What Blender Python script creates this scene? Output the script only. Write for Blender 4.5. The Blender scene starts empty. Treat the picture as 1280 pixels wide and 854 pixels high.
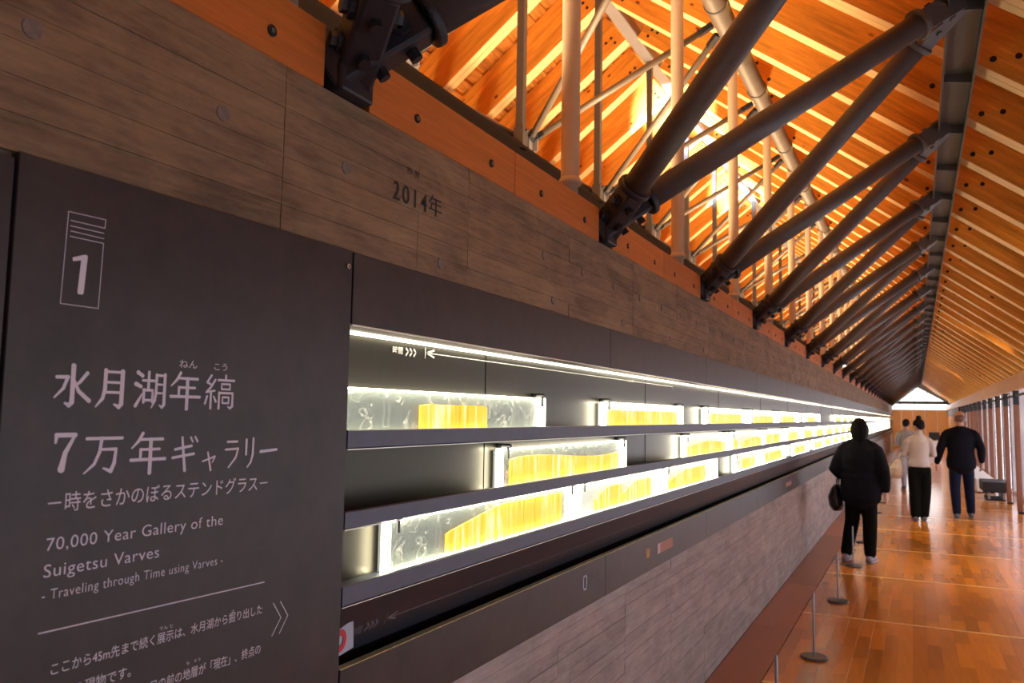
import bpy, bmesh, math, random
from mathutils import Vector, Matrix
R_ = random.Random(7)
PI = math.pi
C = bpy.context.scene.collection
SC = bpy.context.scene

# ------------------------------------------------------------ camera, world, light, exposure
cam_d = bpy.data.cameras.new('camera'); cam = bpy.data.objects.new('camera', cam_d); C.objects.link(cam)
SC.camera = cam
cr = Vector((0.89444, 0.44690, 0.01606)); cu = Vector((0.02555, -0.08693, 0.99589)); cf = Vector((-0.44646, 0.89035, 0.08917))
cam.matrix_world = Matrix(((cr.x, cu.x, -cf.x, 0), (cr.y, cu.y, -cf.y, 0), (cr.z, cu.z, -cf.z, 1.6), (0, 0, 0, 1)))
cam_d.sensor_width = 36; cam_d.lens = 1005.15 * 36 / 1280; cam_d.clip_end = 300; cam_d.clip_start = 0.05
cam_d.dof.use_dof = True; cam_d.dof.focus_distance = 2.4; cam_d.dof.aperture_fstop = 6.3

world = bpy.data.worlds.new('world'); SC.world = world; world.use_nodes = True
world.node_tree.nodes['Background'].inputs[0].default_value = (0.75, 0.87, 1.0, 1)
world.node_tree.nodes['Background'].inputs[1].default_value = 1.6
vs = SC.view_settings
vs.view_transform = 'Standard'; vs.look = 'None'; vs.exposure = 0.0; vs.gamma = 1.0; vs.use_curve_mapping = False

def area(name, loc, size, power, color, rot=(0, 0, 0), spread=PI):
    l = bpy.data.lights.new(name, 'AREA'); l.shape = 'RECTANGLE'; l.size, l.size_y = size
    l.energy = power; l.color = color; l.spread = spread
    o = bpy.data.objects.new(name, l); C.objects.link(o); o.location = loc; o.rotation_euler = rot
    return o
WARM = (1.0, 0.70, 0.40)
# warm cove uplight hidden behind the gallery wall, and a mirrored one by the far eave
area('cove_light', (-1.9, 23.5, 2.75), (0.25, 53), 2300, WARM, (PI, 0, 0), 2.2)
area('cove_light_outer', (-5.2, 23.5, 2.6), (0.3, 53), 1200, WARM, (PI, 0, 0), 2.2)
# daylight through the post-lined glazing on the right side of the corridor
area('window_daylight', (1.80, 26, 1.2), (34, 2.0), 210, (0.82, 0.86, 1.0), (0, PI / 2, 0)).rotation_euler = (PI / 2, 0, PI / 2)
area('window_daylight_near', (1.86, 1.5, 1.3), (8, 1.6), 15, (0.70, 0.80, 1.0), (PI / 2, 0, PI / 2))
# daylight through the gable window at the far end
area('gable_daylight', (0.1, 50.6, 2.75), (2.2, 0.9), 45, (0.92, 0.96, 1.0), (-PI / 2, 0, 0))

# ------------------------------------------------------------ helpers
def link(name, me, mat=None, parent=None, kind=None):
    o = bpy.data.objects.new(name, me); C.objects.link(o)
    if mat is not None and me is not None and len(me.materials) == 0: me.materials.append(mat)
    if parent is not None: o.parent = parent
    if kind: o['kind'] = kind
    return o
def mesh(name, bm, smooth=False):
    me = bpy.data.meshes.new(name)
    bmesh.ops.recalc_face_normals(bm, faces=bm.faces[:])
    bm.to_mesh(me); bm.free()
    if smooth:
        for p in me.polygons: p.use_smooth = True
    return me
def ob(name, bm, mat, parent=None, smooth=False, kind=None):
    return link(name, mesh(name, bm, smooth), mat, parent, kind)
def thing(name, label, cat, group=None, loc=(0, 0, 0)):
    o = bpy.data.objects.new(name, None); C.objects.link(o); o.location = loc
    o.empty_display_size = 0.1
    o['label'] = label; o['category'] = cat
    if group: o['group'] = group
    return o
def struct(name, loc=(0, 0, 0)):
    o = bpy.data.objects.new(name, None); C.objects.link(o); o.location = loc; o.empty_display_size = 0.1; o['kind'] = 'structure'
    return o
def tag(o, label, cat, group=None):
    o['label'] = label; o['category'] = cat
    if group: o['group'] = group
    return o
def B(): return bmesh.new()
def bx(bm, x0, x1, y0, y1, z0, z1):
    v = [bm.verts.new((x, y, z)) for x in (x0, x1) for y in (y0, y1) for z in (z0, z1)]
    for f in ((0, 1, 3, 2), (4, 6, 7, 5), (0, 4, 5, 1), (2, 3, 7, 6), (0, 2, 6, 4), (1, 5, 7, 3)):
        bm.faces.new([v[i] for i in f])
    return v
def frame(d, up=(0, 0, 1)):
    d = Vector(d).normalized(); u = Vector(up)
    if abs(d.dot(u)) > 0.99: u = Vector((0, 1, 0))
    s = d.cross(u).normalized(); u = s.cross(d).normalized()
    return d, s, u
def tube(bm, p0, p1, r, n=16, r1=None, caps=True):
    p0, p1 = Vector(p0), Vector(p1); d, s, u = frame(p1 - p0); r1 = r if r1 is None else r1
    a = []; b = []
    for i in range(n):
        t = 2 * PI * i / n; o = s * math.cos(t) + u * math.sin(t)
        a.append(bm.verts.new(p0 + o * r)); b.append(bm.verts.new(p1 + o * r1))
    for i in range(n):
        bm.faces.new((a[i], a[(i + 1) % n], b[(i + 1) % n], b[i]))
    if caps: bm.faces.new(a[::-1]); bm.faces.new(b)
def bar(bm, p0, p1, w, h, up=(0, 0, 1), w1=None, h1=None):
    p0, p1 = Vector(p0), Vector(p1); d, s, u = frame(p1 - p0, up)
    w1 = w if w1 is None else w1; h1 = h if h1 is None else h1
    v = []
    for p, ww, hh in ((p0, w, h), (p1, w1, h1)):
        for a, b in ((-1, -1), (1, -1), (1, 1), (-1, 1)):
            v.append(bm.verts.new(p + s * (a * ww / 2) + u * (b * hh / 2)))
    for f in ((0, 3, 2, 1), (4, 5, 6, 7), (0, 1, 5, 4), (1, 2, 6, 5), (2, 3, 7, 6), (3, 0, 4, 7)):
        bm.faces.new([v[i] for i in f])
def lathe(bm, prof, n=20, c=(0, 0, 0)):
    rows = []
    for r, z in prof:
        if r < 1e-5: rows.append([bm.verts.new((c[0], c[1], c[2] + z))])
        else: rows.append([bm.verts.new((c[0] + r * math.cos(2 * PI * i / n), c[1] + r * math.sin(2 * PI * i / n), c[2] + z)) for i in range(n)])
    for a, b in zip(rows, rows[1:]):
        for i in range(n):
            j = (i + 1) % n
            if len(a) == 1 and len(b) == 1: continue
            if len(a) == 1: bm.faces.new((a[0], b[i], b[j]))
            elif len(b) == 1: bm.faces.new((a[i], a[j], b[0]))
            else: bm.faces.new((a[i], a[j], b[j], b[i]))
def bevel(bm, w, seg=1):
    bmesh.ops.bevel(bm, geom=bm.edges[:], offset=w, segments=seg, affect='EDGES', profile=0.5)
ORD = ['first', 'second', 'third', 'fourth', 'fifth', 'sixth', 'seventh', 'eighth', 'ninth', 'tenth', 'eleventh', 'twelfth']

# ------------------------------------------------------------ materials
def mat(name, col, rough=0.6, metal=0.0, emit=None, es=0.0, var=0.0, vscale=8.0, stretch=(1, 1, 1), bump=0.0, bscale=30.0, coord='Object', alpha=None, coat=0.0, col2=None, rnd=0.0, spec=None):
    m = bpy.data.materials.new(name); m.use_nodes = True
    nt = m.node_tree; N = nt.nodes; L = nt.links; p = N['Principled BSDF']
    p.inputs['Base Color'].default_value = (*col, 1); p.inputs['Roughness'].default_value = rough; p.inputs['Metallic'].default_value = metal
    if coat: p.inputs['Coat Weight'].default_value = coat; p.inputs['Coat Roughness'].default_value = 0.12
    if spec is not None: p.inputs['Specular IOR Level'].default_value = spec
    if emit: p.inputs['Emission Color'].default_value = (*emit, 1); p.inputs['Emission Strength'].default_value = es
    if alpha is not None: p.inputs['Alpha'].default_value = alpha
    if var or bump or rnd:
        tc = N.new('ShaderNodeTexCoord'); mp = N.new('ShaderNodeMapping'); mp.inputs['Scale'].default_value = stretch
        L.new(tc.outputs[coord], mp.inputs[0])
    if var or rnd:
        nz = N.new('ShaderNodeTexNoise'); nz.inputs['Scale'].default_value = vscale; nz.inputs['Detail'].default_value = 6; nz.inputs['Roughness'].default_value = 0.74
        L.new(mp.outputs[0], nz.inputs['Vector'])
        rp = N.new('ShaderNodeValToRGB'); c2 = col2 or tuple(c * (1 - var) for c in col)
        rp.color_ramp.elements[0].position = 0.32; rp.color_ramp.elements[1].position = 0.68
        rp.color_ramp.elements[0].color = (*c2, 1); rp.color_ramp.elements[1].color = (*[min(1, c * (1 + var * 0.35)) for c in col], 1)
        L.new(nz.outputs[0], rp.inputs[0]); out = rp.outputs[0]
        if rnd:
            oi = N.new('ShaderNodeObjectInfo'); mr = N.new('ShaderNodeMapRange'); mr.inputs[3].default_value = 1 - rnd; mr.inputs[4].default_value = 1 + rnd * 0.5
            L.new(oi.outputs['Random'], mr.inputs[0])
            mx = N.new('ShaderNodeVectorMath'); mx.operation = 'SCALE'; L.new(out, mx.inputs[0]); L.new(mr.outputs[0], mx.inputs['Scale']); out = mx.outputs[0]
        L.new(out, p.inputs['Base Color'])
    if bump:
        n2 = N.new('ShaderNodeTexNoise'); n2.inputs['Scale'].default_value = bscale; n2.inputs['Detail'].default_value = 5
        L.new(mp.outputs[0], n2.inputs['Vector'])
        bp = N.new('ShaderNodeBump'); bp.inputs['Strength'].default_value = bump; bp.inputs['Distance'].default_value = 0.01
        L.new(n2.outputs[0], bp.inputs['Height']); L.new(bp.outputs[0], p.inputs['Normal'])
    return m
def knots(m, col, scale, stretch, size=0.12, coord='Object'):
    """darker round knots on a wood material"""
    nt = m.node_tree; N = nt.nodes; L = nt.links; p = N['Principled BSDF']
    src = p.inputs['Base Color'].links[0].from_socket
    tc = N.new('ShaderNodeTexCoord'); mp = N.new('ShaderNodeMapping'); mp.inputs['Scale'].default_value = stretch
    oi = N.new('ShaderNodeObjectInfo'); cm = N.new('ShaderNodeCombineXYZ'); mu = N.new('ShaderNodeMath'); mu.operation = 'MULTIPLY'; mu.inputs[1].default_value = 37
    L.new(oi.outputs['Random'], mu.inputs[0]); L.new(mu.outputs[0], cm.inputs[0]); L.new(cm.outputs[0], mp.inputs['Location'])
    L.new(tc.outputs[coord], mp.inputs[0])
    vo = N.new('ShaderNodeTexVoronoi'); vo.inputs['Scale'].default_value = scale; L.new(mp.outputs[0], vo.inputs['Vector'])
    rp = N.new('ShaderNodeValToRGB'); rp.color_ramp.elements[0].position = size * 0.5; rp.color_ramp.elements[0].color = (1, 1, 1, 1)
    rp.color_ramp.elements[1].position = size; rp.color_ramp.elements[1].color = (0, 0, 0, 1)
    L.new(vo.outputs['Distance'], rp.inputs[0])
    mx = N.new('ShaderNodeMix'); mx.data_type = 'RGBA'; mx.inputs[7].default_value = (*col, 1)
    L.new(rp.outputs[0], mx.inputs[0]); L.new(src, mx.inputs[6]); L.new(mx.outputs[2], p.inputs['Base Color'])

M = {}
M['rafter'] = mat('cedar_rafter_side', (0.82, 0.36, 0.048), 0.55, var=0.45, vscale=3, stretch=(0.5, 7, 7), bump=0.1, rnd=0.12)
knots(M['rafter'], (0.12, 0.025, 0.008), 5.0, (0.55, 1, 1), 0.10)
M['rafter_edge'] = mat('lit_rafter_underside', (0.95, 0.66, 0.29), 0.5, var=0.12, vscale=3, stretch=(0.5, 9, 9))  # uplight on the rafter undersides painted in as a paler wood
M['deck'] = mat('roof_deck_wood', (0.80, 0.32, 0.05), 0.6, var=0.6, vscale=4, stretch=(9, 0.7, 2), rnd=0.3)
M['fascia'] = mat('fascia_wood', (0.55, 0.165, 0.030), 0.5, var=0.25, vscale=5, stretch=(8, 0.6, 12), rnd=0.12)
M['eave'] = mat('eave_wood', (0.62, 0.36, 0.20), 0.5, var=0.2, vscale=4, stretch=(8, 0.5, 8), rnd=0.2)
M['steel'] = mat('dark_painted_steel', (0.115, 0.100, 0.098), 0.42, metal=0.0, var=0.25, vscale=6, bump=0.05)
M['cast'] = mat('black_cast_steel', (0.013, 0.014, 0.022), 0.5, var=0.2, vscale=10, bump=0.15, bscale=60)
M['cream'] = mat('cream_painted_steel', (0.58, 0.47, 0.34), 0.5, var=0.08, vscale=5)
M['grey_steel'] = mat('grey_painted_steel', (0.075, 0.064, 0.060), 0.5, var=0.12, vscale=5)
M['pale_steel'] = mat('pale_grey_steel', (0.22, 0.20, 0.20), 0.45, var=0.1)
M['tubeb'] = mat('beige_steel_pipe', (0.135, 0.105, 0.08), 0.5, var=0.15, vscale=4)
M['clad'] = mat('brown_black_cladding', (0.038, 0.027, 0.027), 0.42, var=0.45, vscale=9, bump=0.06, bscale=14)
M['white_print'] = mat('pale_print', (0.72, 0.68, 0.78), 0.7)
M['dim_print'] = mat('grey_print', (0.17, 0.155, 0.175), 0.7)
M['dark_print'] = mat('dark_print', (0.018, 0.014, 0.013), 0.7)
M['shelf'] = mat('slate_grey_shelf', (0.095, 0.110, 0.165), 0.45, var=0.12, vscale=20)
M['back'] = mat('brushed_grey_metal', (0.062, 0.058, 0.044), 0.33, metal=0.85, var=0.15, vscale=30, stretch=(1, 9, 0.5), rnd=0.15)
M['black'] = mat('matt_black', (0.008, 0.008, 0.009), 0.6)
M['clamp'] = mat('black_clamp', (0.012, 0.012, 0.016), 0.25, metal=0.3)
M['gold'] = mat('brass_edge', (0.80, 0.72, 0.38), 0.3, metal=0.9)
M['alu'] = mat('pale_aluminium', (0.75, 0.72, 0.62), 0.3, metal=0.9)
M['led'] = mat('led_strip', (1, 1, 1), emit=(1.0, 0.90, 0.66), es=4.5)
M['edge'] = mat('lit_glass_edge', (1, 1, 1), emit=(1.0, 0.91, 0.66), es=15)
M['stan'] = mat('brushed_steel', (0.35, 0.35, 0.37), 0.35, metal=0.8)
M['stan_base'] = mat('dark_disc', (0.09, 0.085, 0.09), 0.35, metal=0.3)
M['post_wood'] = mat('brown_post_wood', (0.20, 0.062, 0.025), 0.5, var=0.3, vscale=5, stretch=(8, 8, 0.6), rnd=0.15)
M['endwood'] = mat('tan_wood_panel', (0.78, 0.45, 0.20), 0.5, var=0.12, vscale=3, stretch=(6, 1, 0.6), rnd=0.08)
M['greywall'] = mat('blue_grey_wall', (0.20, 0.20, 0.24), 0.6, var=0.1)
M['white'] = mat('white_paint', (0.75, 0.74, 0.74), 0.5, var=0.05)
M['skylit'] = mat('daylit_pane', (0.8, 0.8, 0.8), 0.3, emit=(0.93, 0.98, 1.0), es=1.9)
M['sideglass'] = mat('frosted_side_pane', (0.5, 0.5, 0.55), 0.3, emit=(0.62, 0.58, 0.76), es=0.40, var=0.1)
M['brightgap'] = mat('bright_pane_edge', (0.8, 0.8, 0.8), 0.3, emit=(0.85, 0.92, 1.0), es=3.0)
M['lamp'] = mat('lamp_lens', (1, 1, 1), emit=(0.85, 1.0, 0.95), es=9)
M['warmlamp'] = mat('warm_lamp_lens', (1, 1, 1), emit=(1.0, 0.8, 0.5), es=6)

def concrete(name, base, dark, bt):
    m = bpy.data.materials.new(name); m.use_nodes = True
    nt = m.node_tree; N = nt.nodes; L = nt.links; p = N['Principled BSDF']; p.inputs['Roughness'].default_value = 0.75
    tc = N.new('ShaderNodeTexCoord')
    def noise(scale, st, detail=6, dist=0.0):
        mp = N.new('ShaderNodeMapping'); mp.inputs['Scale'].default_value = st; L.new(tc.outputs['Object'], mp.inputs[0])
        n = N.new('ShaderNodeTexNoise'); n.inputs['Scale'].default_value = scale; n.inputs['Detail'].default_value = detail; n.inputs['Roughness'].default_value = 0.65; n.inputs['Distortion'].default_value = dist
        L.new(mp.outputs[0], n.inputs['Vector']); return n.outputs[0]
    grain = noise(7, (1, 0.8, 11)); blotch = noise(3.2, (1, 0.9, 2.2), 8, 0.6); fine = noise(45, (1, 0.5, 2.5), 4)
    def mix(a, b, f):
        x = N.new('ShaderNodeMath'); x.operation = 'MULTIPLY_ADD'; x.inputs[1].default_value = f; L.new(b, x.inputs[0]); L.new(a, x.inputs[2]); return x.outputs[0]
    s = mix(mix(blotch, grain, 0.62), fine, 0.35)
    # each board impression has its own tone
    sx = N.new('ShaderNodeSeparateXYZ'); L.new(tc.outputs['Object'], sx.inputs[0])
    at = N.new('ShaderNodeAttribute'); at.attribute_name = 'board'
    s = mix(s, at.outputs['Fac'], bt)
    rp = N.new('ShaderNodeValToRGB'); rp.color_ramp.elements[0].position = 0.80; rp.color_ramp.elements[1].position = 1.75
    sc = N.new('ShaderNodeMath'); sc.operation = 'MULTIPLY'; sc.inputs[1].default_value = 0.5; L.new(s, sc.inputs[0])
    rp.color_ramp.elements[0].position = 0.38; rp.color_ramp.elements[1].position = 0.80
    rp.color_ramp.elements[0].color = (*dark, 1); rp.color_ramp.elements[1].color = (*base, 1)
    L.new(sc.outputs[0], rp.inputs[0]); L.new(rp.outputs[0], p.inputs['Base Color'])
    bp = N.new('ShaderNodeBump'); bp.inputs['Strength'].default_value = 0.35; bp.inputs['Distance'].default_value = 0.004
    L.new(s, bp.inputs['Height']); L.new(bp.outputs[0], p.inputs['Normal'])
    return m
M['conc_up'] = concrete('board_marked_concrete_brown', (0.43, 0.28, 0.15), (0.105, 0.066, 0.040), 0.13)
M['conc_low'] = concrete('board_marked_concrete_grey', (0.58, 0.50, 0.475), (0.23, 0.195, 0.18), 0.16)
M['groove'] = mat('concrete_joint', (0.18, 0.125, 0.085), 0.8, var=0.3, vscale=12)

def plate_mat():
    m = bpy.data.materials.new('resin_glass_plate'); m.use_nodes = True; nt = m.node_tree; N = nt.nodes; L = nt.links
    p = N['Principled BSDF']; p.inputs['Base Color'].default_value = (0.16, 0.20, 0.18, 1); p.inputs['Roughness'].default_value = 0.25
    tc = N.new('ShaderNodeTexCoord')
    n = N.new('ShaderNodeTexNoise'); n.inputs['Scale'].default_value = 9; n.inputs['Detail'].default_value = 7; n.inputs['Distortion'].default_value = 1.2
    L.new(tc.outputs['Object'], n.inputs['Vector'])
    # crackle veins, refracted light painted in as a pale colour: a thin band around noise = 0.5
    a = N.new('ShaderNodeMath'); a.operation = 'SUBTRACT'; a.inputs[1].default_value = 0.5; L.new(n.outputs[0], a.inputs[0])
    b = N.new('ShaderNodeMath'); b.operation = 'ABSOLUTE'; L.new(a.outputs[0], b.inputs[0])
    rp = N.new('ShaderNodeValToRGB'); rp.color_ramp.elements[0].position = 0.0; rp.color_ramp.elements[0].color = (0.75, 0.75, 0.75, 1)
    rp.color_ramp.elements[1].position = 0.012; rp.color_ramp.elements[1].color = (0.30, 0.30, 0.30, 1)
    L.new(b.outputs[0], rp.inputs[0]); L.new(rp.outputs[0], p.inputs['Alpha'])
    r2 = N.new('ShaderNodeValToRGB'); r2.color_ramp.elements[0].position = 0.0; r2.color_ramp.elements[0].color = (0.9, 0.9, 0.8, 1)
    r2.color_ramp.elements[1].position = 0.012; r2.color_ramp.elements[1].color = (0.15, 0.19, 0.17, 1)
    L.new(b.outputs[0], r2.inputs[0]); L.new(r2.outputs[0], p.inputs['Base Color'])
    return m
M['plate'] = plate_mat()
def core_mat():
    m = bpy.data.materials.new('varve_slice'); m.use_nodes = True; nt = m.node_tree; N = nt.nodes; L = nt.links
    p = N['Principled BSDF']; p.inputs['Roughness'].default_value = 0.5
    tc = N.new('ShaderNodeTexCoord'); oi = N.new('ShaderNodeObjectInfo')
    mu = N.new('ShaderNodeMath'); mu.operation = 'MULTIPLY'; mu.inputs[1].default_value = 31; L.new(oi.outputs['Random'], mu.inputs[0])
    cm = N.new('ShaderNodeCombineXYZ'); L.new(mu.outputs[0], cm.inputs[1])
    def nz(scale, st, det=5):
        mp = N.new('ShaderNodeMapping'); mp.inputs['Scale'].default_value = st; L.new(tc.outputs['Object'], mp.inputs[0]); L.new(cm.outputs[0], mp.inputs['Location'])
        n = N.new('ShaderNodeTexNoise'); n.inputs['Scale'].default_value = scale; n.inputs['Detail'].default_value = det; n.inputs['Roughness'].default_value = 0.7; L.new(mp.outputs[0], n.inputs['Vector']); return n.outputs[0]
    s = nz(26, (0.2, 1.6, 0.10)); g = nz(5, (1, 1, 0.6), 3)
    ad = N.new('ShaderNodeMath'); ad.operation = 'MULTIPLY_ADD'; ad.inputs[1].default_value = 0.5; L.new(g, ad.inputs[0]); L.new(s, ad.inputs[2])
    rp = N.new('ShaderNodeValToRGB'); e = rp.color_ramp.elements
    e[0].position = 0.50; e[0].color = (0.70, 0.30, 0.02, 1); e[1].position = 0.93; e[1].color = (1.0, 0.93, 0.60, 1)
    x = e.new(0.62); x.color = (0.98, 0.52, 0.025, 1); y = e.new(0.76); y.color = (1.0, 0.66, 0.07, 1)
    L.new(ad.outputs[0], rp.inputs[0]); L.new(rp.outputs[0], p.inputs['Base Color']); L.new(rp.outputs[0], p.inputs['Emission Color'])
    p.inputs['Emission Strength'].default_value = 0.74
    return m
M['core'] = core_mat()
M['backlight'] = mat('sample_backlight', (0.08, 0.09, 0.08), emit=(0.93, 0.92, 0.78), es=0.36, var=0.0)
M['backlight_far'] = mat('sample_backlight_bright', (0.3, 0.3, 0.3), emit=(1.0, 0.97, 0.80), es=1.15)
# floor
def floor_mat(name, c1, c2, rough):
    m = mat(name, c1, rough, var=0.05, vscale=4, stretch=(6, 0.6, 0.0), col2=tuple(a * 0.45 + b * 0.55 for a, b in zip(c2, c1)), rnd=0.34, coat=0.10)
    next(n for n in m.node_tree.nodes if n.type == 'TEX_NOISE').inputs['Detail'].default_value = 2
    return m
M['plank'] = floor_mat('varnished_oak_plank', (0.66, 0.225, 0.018), (0.47, 0.150, 0.012), 0.20)
M['strip'] = mat('pale_inlay_strip', (0.92, 0.55, 0.16), 0.3, var=0.1, coat=0.2)
M['edgeplank'] = floor_mat('dark_edge_board', (0.38, 0.115, 0.018), (0.28, 0.078, 0.012), 0.30)

# ------------------------------------------------------------ setting: wall
YN, YF = -2.5, 51.0
wl = struct('wall_left')
bm = B(); bx(bm, -1.46, -1.325, YN, YF, 0, 2.33); bx(bm, -1.325, -1.19, YN, YF, 1.90, 1.975); bx(bm, -1.325, -1.1835, YN, YF, 1.975, 2.33); bx(bm, -1.325, -1.1835, YN, YF, 0, 0.851)
bx(bm, -1.325, -1.20, YN, 1.49, 0.86, 1.90)
ob('wall_core', bm, M['groove'], wl, kind=None)
def conc_panel(name, y0, y1, z0, z1, xf, rowh, material, seed):
    r = random.Random(seed); bm = B(); z = z0; tones = []
    zs = [z0]
    while zs[-1] < z1 - rowh * 1.3: zs.append(zs[-1] + rowh * r.uniform(0.88, 1.12))
    zs.append(z1)
    for a, b in zip(zs, zs[1:]):
        d = r.uniform(0, 0.0022); t = r.random(); n0 = len(bm.faces)
        bx(bm, xf - 0.0034, xf - d, y0, y1, a + 0.0006, b - 0.0006)
        tones += [t] * 6
    me = bpy.data.meshes.new(name); bm.faces.ensure_lookup_table()
    bmesh.ops.recalc_face_normals(bm, faces=bm.faces[:]); bm.to_mesh(me); bm.free()
    at = me.attributes.new('board', 'FLOAT', 'FACE')
    for i, t in enumerate(tones): at.data[i].value = t
    return link(name, me, material, wl)
y = 1.263 - 0.787 * 5; k = 0
while y < YF:
    conc_panel('concrete_panel', y + 0.001, min(y + 0.786, YF), 1.974, 2.33, -1.180, 0.0515, M['conc_up'], 100 + k); y += 0.787; k += 1
y = 2.77 - 0.753 * 7; k = 0
while y < YF:
    if y + 0.75 > 1.2: conc_panel('concrete_panel', y + 0.0015, min(y + 0.7515, YF), 0.0, 0.851, -1.180, 0.047, M['conc_low'], 300 + k)
    y += 0.753; k += 1
# form-tie plugs in the upper concrete
bm = B(); tube(bm, (-0.004, 0, 0), (0.0015, 0, 0), 0.0155, 20); bmesh.ops.inset_region(bm, faces=[f for f in bm.faces if len(f.verts) > 4], thickness=0.003, depth=-0.001)
plug = mesh('tie_plug', bm)
M['plug'] = mat('tie_plug_mortar', (0.20, 0.15, 0.135), 0.7, var=0.3, vscale=40)
for i in [0, 1, 2] + list(range(5, 40)):
    for z in (2.168,):
        o = link('tie_plug', plug, M['plug'], wl); o.location = (-1.180, 0.717 + 0.377 * i, z)
for i in range(24):
    o = link('tie_plug', plug, M['plug'], wl); o.location = (-1.180, 1.90 + 0.787 * i, 2.017)

# cladding bands, sign wall
def clad_panel(y0, y1, z0, z1, x0=-1.19, x1=-1.170, name='cladding_panel'):
    bm = B(); bx(bm, x0, x1, y0, y1, z0, z1); bevel(bm, 0.0012)
    return ob(name, bm, M['clad'], wl)
y = 1.500
while y < YF - 0.2:
    y1 = min(y + 1.788, YF); clad_panel(y, y1 - 0.004, 1.802, 1.972, -1.31, -1.170); y = y1
y = 1.500; y1 = 3.236
while y < YF - 0.2:
    clad_panel(y, y1 - 0.004, 0.852, 1.018)
    bm = B(); bx(bm, -1.192, -1.1693, y, y1 - 0.004, 1.0185, 1.0200); ob('brass_edge', bm, M['gold'], wl)
    y = y1; y1 = min(y + 1.80, YF)
clad_panel(-1.2, 0.7005, 0.1, 1.962)
bm = B(); bx(bm, -1.195, -1.185, -1.2, 1.4985, 0.1, 1.955); ob('dark_backing', bm, M['black'], wl)
# black channel between apron and lower band
bm = B(); bx(bm, -1.325, -1.195, 1.5, YF, 0.86, 0.93); bx(bm, -1.325, -1.315, 1.5, YF, 0.93, 1.16)
ob('recess_lining', bm, M['black'], wl)

# ------------------------------------------------------------ display niche
niche = thing('display_niche', 'long recessed display niche with three slate grey shelves in the concrete wall', 'display case')
y = 1.495; k = 0
while y < YF - 0.1:
    y1 = min(y + 0.905, YF)
    bm = B(); bx(bm, -1.312, -1.300 - (0.0 if k % 2 else 0.002), y, y1 - 0.003, 1.03, 1.802); ob('back_panel', bm, M['back'], niche); y = y1; k += 1
bm = B(); bx(bm, -1.312, -1.19, 1.485, 1.498, 1.02, 1.802); ob('end_panel', bm, M['back'], niche)
SH = [(1.512, 1.556, 1.535), (1.329, 1.369, 1.345), (1.156, 1.201, 1.172)]   # lip bottom, lip top, board top
for zb, zt, zs in SH:
    bm = B()
    prof = [(-1.310, zb + 0.004), (-1.176, zb), (-1.170, zb + 0.003), (-1.170, zt - 0.002), (-1.173, zt), (-1.184, zt), (-1.186, zs), (-1.310, zs)]
    a = [bm.verts.new((x, 1.499, z)) for x, z in prof]; b = [bm.verts.new((x, YF, z)) for x, z in prof]
    n = len(prof)
    for i in range(n): bm.faces.new((a[i], a[(i + 1) % n], b[(i + 1) % n], b[i]))
    bm.faces.new(a[::-1]); bm.faces.new(b)
    s = ob('shelf', bm, M['shelf'], niche)
    bm = B(); bx(bm, -1.1755, -1.1695, 1.499, YF, zb - 0.0022, zb - 0.0002); ob('shelf_trim', bm, M['alu'], s)
M['apron'] = mat('dark_slate_apron', (0.020, 0.022, 0.032), 0.5, var=0.15)
bm = B()
prof = [(-1.176, 1.155), (-1.182, 1.155), (-1.232, 1.030), (-1.226, 1.028)]
a = [bm.verts.new((x, 1.499, z)) for x, z in prof]; b = [bm.verts.new((x, YF, z)) for x, z in prof]
for i in range(4): bm.faces.new((a[i], a[(i + 1) % 4], b[(i + 1) % 4], b[i]))
bm.faces.new(a[::-1]); bm.faces.new(b)
ob('apron', bm, M['apron'], niche)
bm = B(); bx(bm, -1.298, -1.266, 1.502, YF, 1.7965, 1.8015); ob('led_strip', bm, M['led'], niche)
bm = B(); bx(bm, -1.174, -1.169, 1.50, YF, 1.7985, 1.8018); ob('trim_strip', bm, M['alu'], niche)

# ------------------------------------------------------------ lettering (flat print turned into thin meshes)
def text_mesh(s, offset=0.0, spacing=1.0):
    cu_ = bpy.data.curves.new('txt', 'FONT'); cu_.body = s; cu_.size = 1; cu_.resolution_u = 3; cu_.offset = offset; cu_.space_character = spacing
    o = bpy.data.objects.new('txt', cu_); C.objects.link(o)
    dg = bpy.context.evaluated_depsgraph_get()
    me = bpy.data.meshes.new_from_object(o.evaluated_get(dg)); bpy.data.objects.remove(o); bpy.data.curves.remove(cu_)
    return me
def lettering(name, s, y0, y1, z0, z1, x, material, parent, offset=0.0, spacing=1.0, shear=0.0, thick=0.0004):
    """print laid on a plane x = const; y runs along the wall"""
    me = text_mesh(s, offset, spacing)
    if not me.vertices: return None
    xs = [v.co.x for v in me.vertices]; ys = [v.co.y for v in me.vertices]
    ax, bx_, ay, by = min(xs), max(xs), min(ys), max(ys)
    for v in me.vertices:
        u = (v.co.x - ax) / (bx_ - ax); w = (v.co.y - ay) / max(1e-6, by - ay)
        v.co = Vector((thick, y0 + (y1 - y0) * u, z0 + (z1 - z0) * w + shear * u))
    me.materials.clear()
    o = link(name, me, material, parent); o.location = (x, 0, 0)
    return o
def strokes(name, lines, w, x, material, parent, thick=0.0004):
    bm = B()
    for ln in lines:
        for (a, b), (c, d) in zip(ln, ln[1:]):
            dv = Vector((c - a, d - b)); dv.normalize(); nrm = Vector((-dv.y, dv.x)) * (w / 2); e = dv * (w / 2)
            v = [bm.verts.new((thick, p, q)) for p, q in ((a - e.x + nrm.x, b - e.y + nrm.y), (c + e.x + nrm.x, d + e.y + nrm.y), (c + e.x - nrm.x, d + e.y - nrm.y), (a - e.x - nrm.x, b - e.y - nrm.y))]
            bm.faces.new(v)
    o = ob(name, bm, material, parent); o.location = (x, 0, 0); return o

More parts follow.
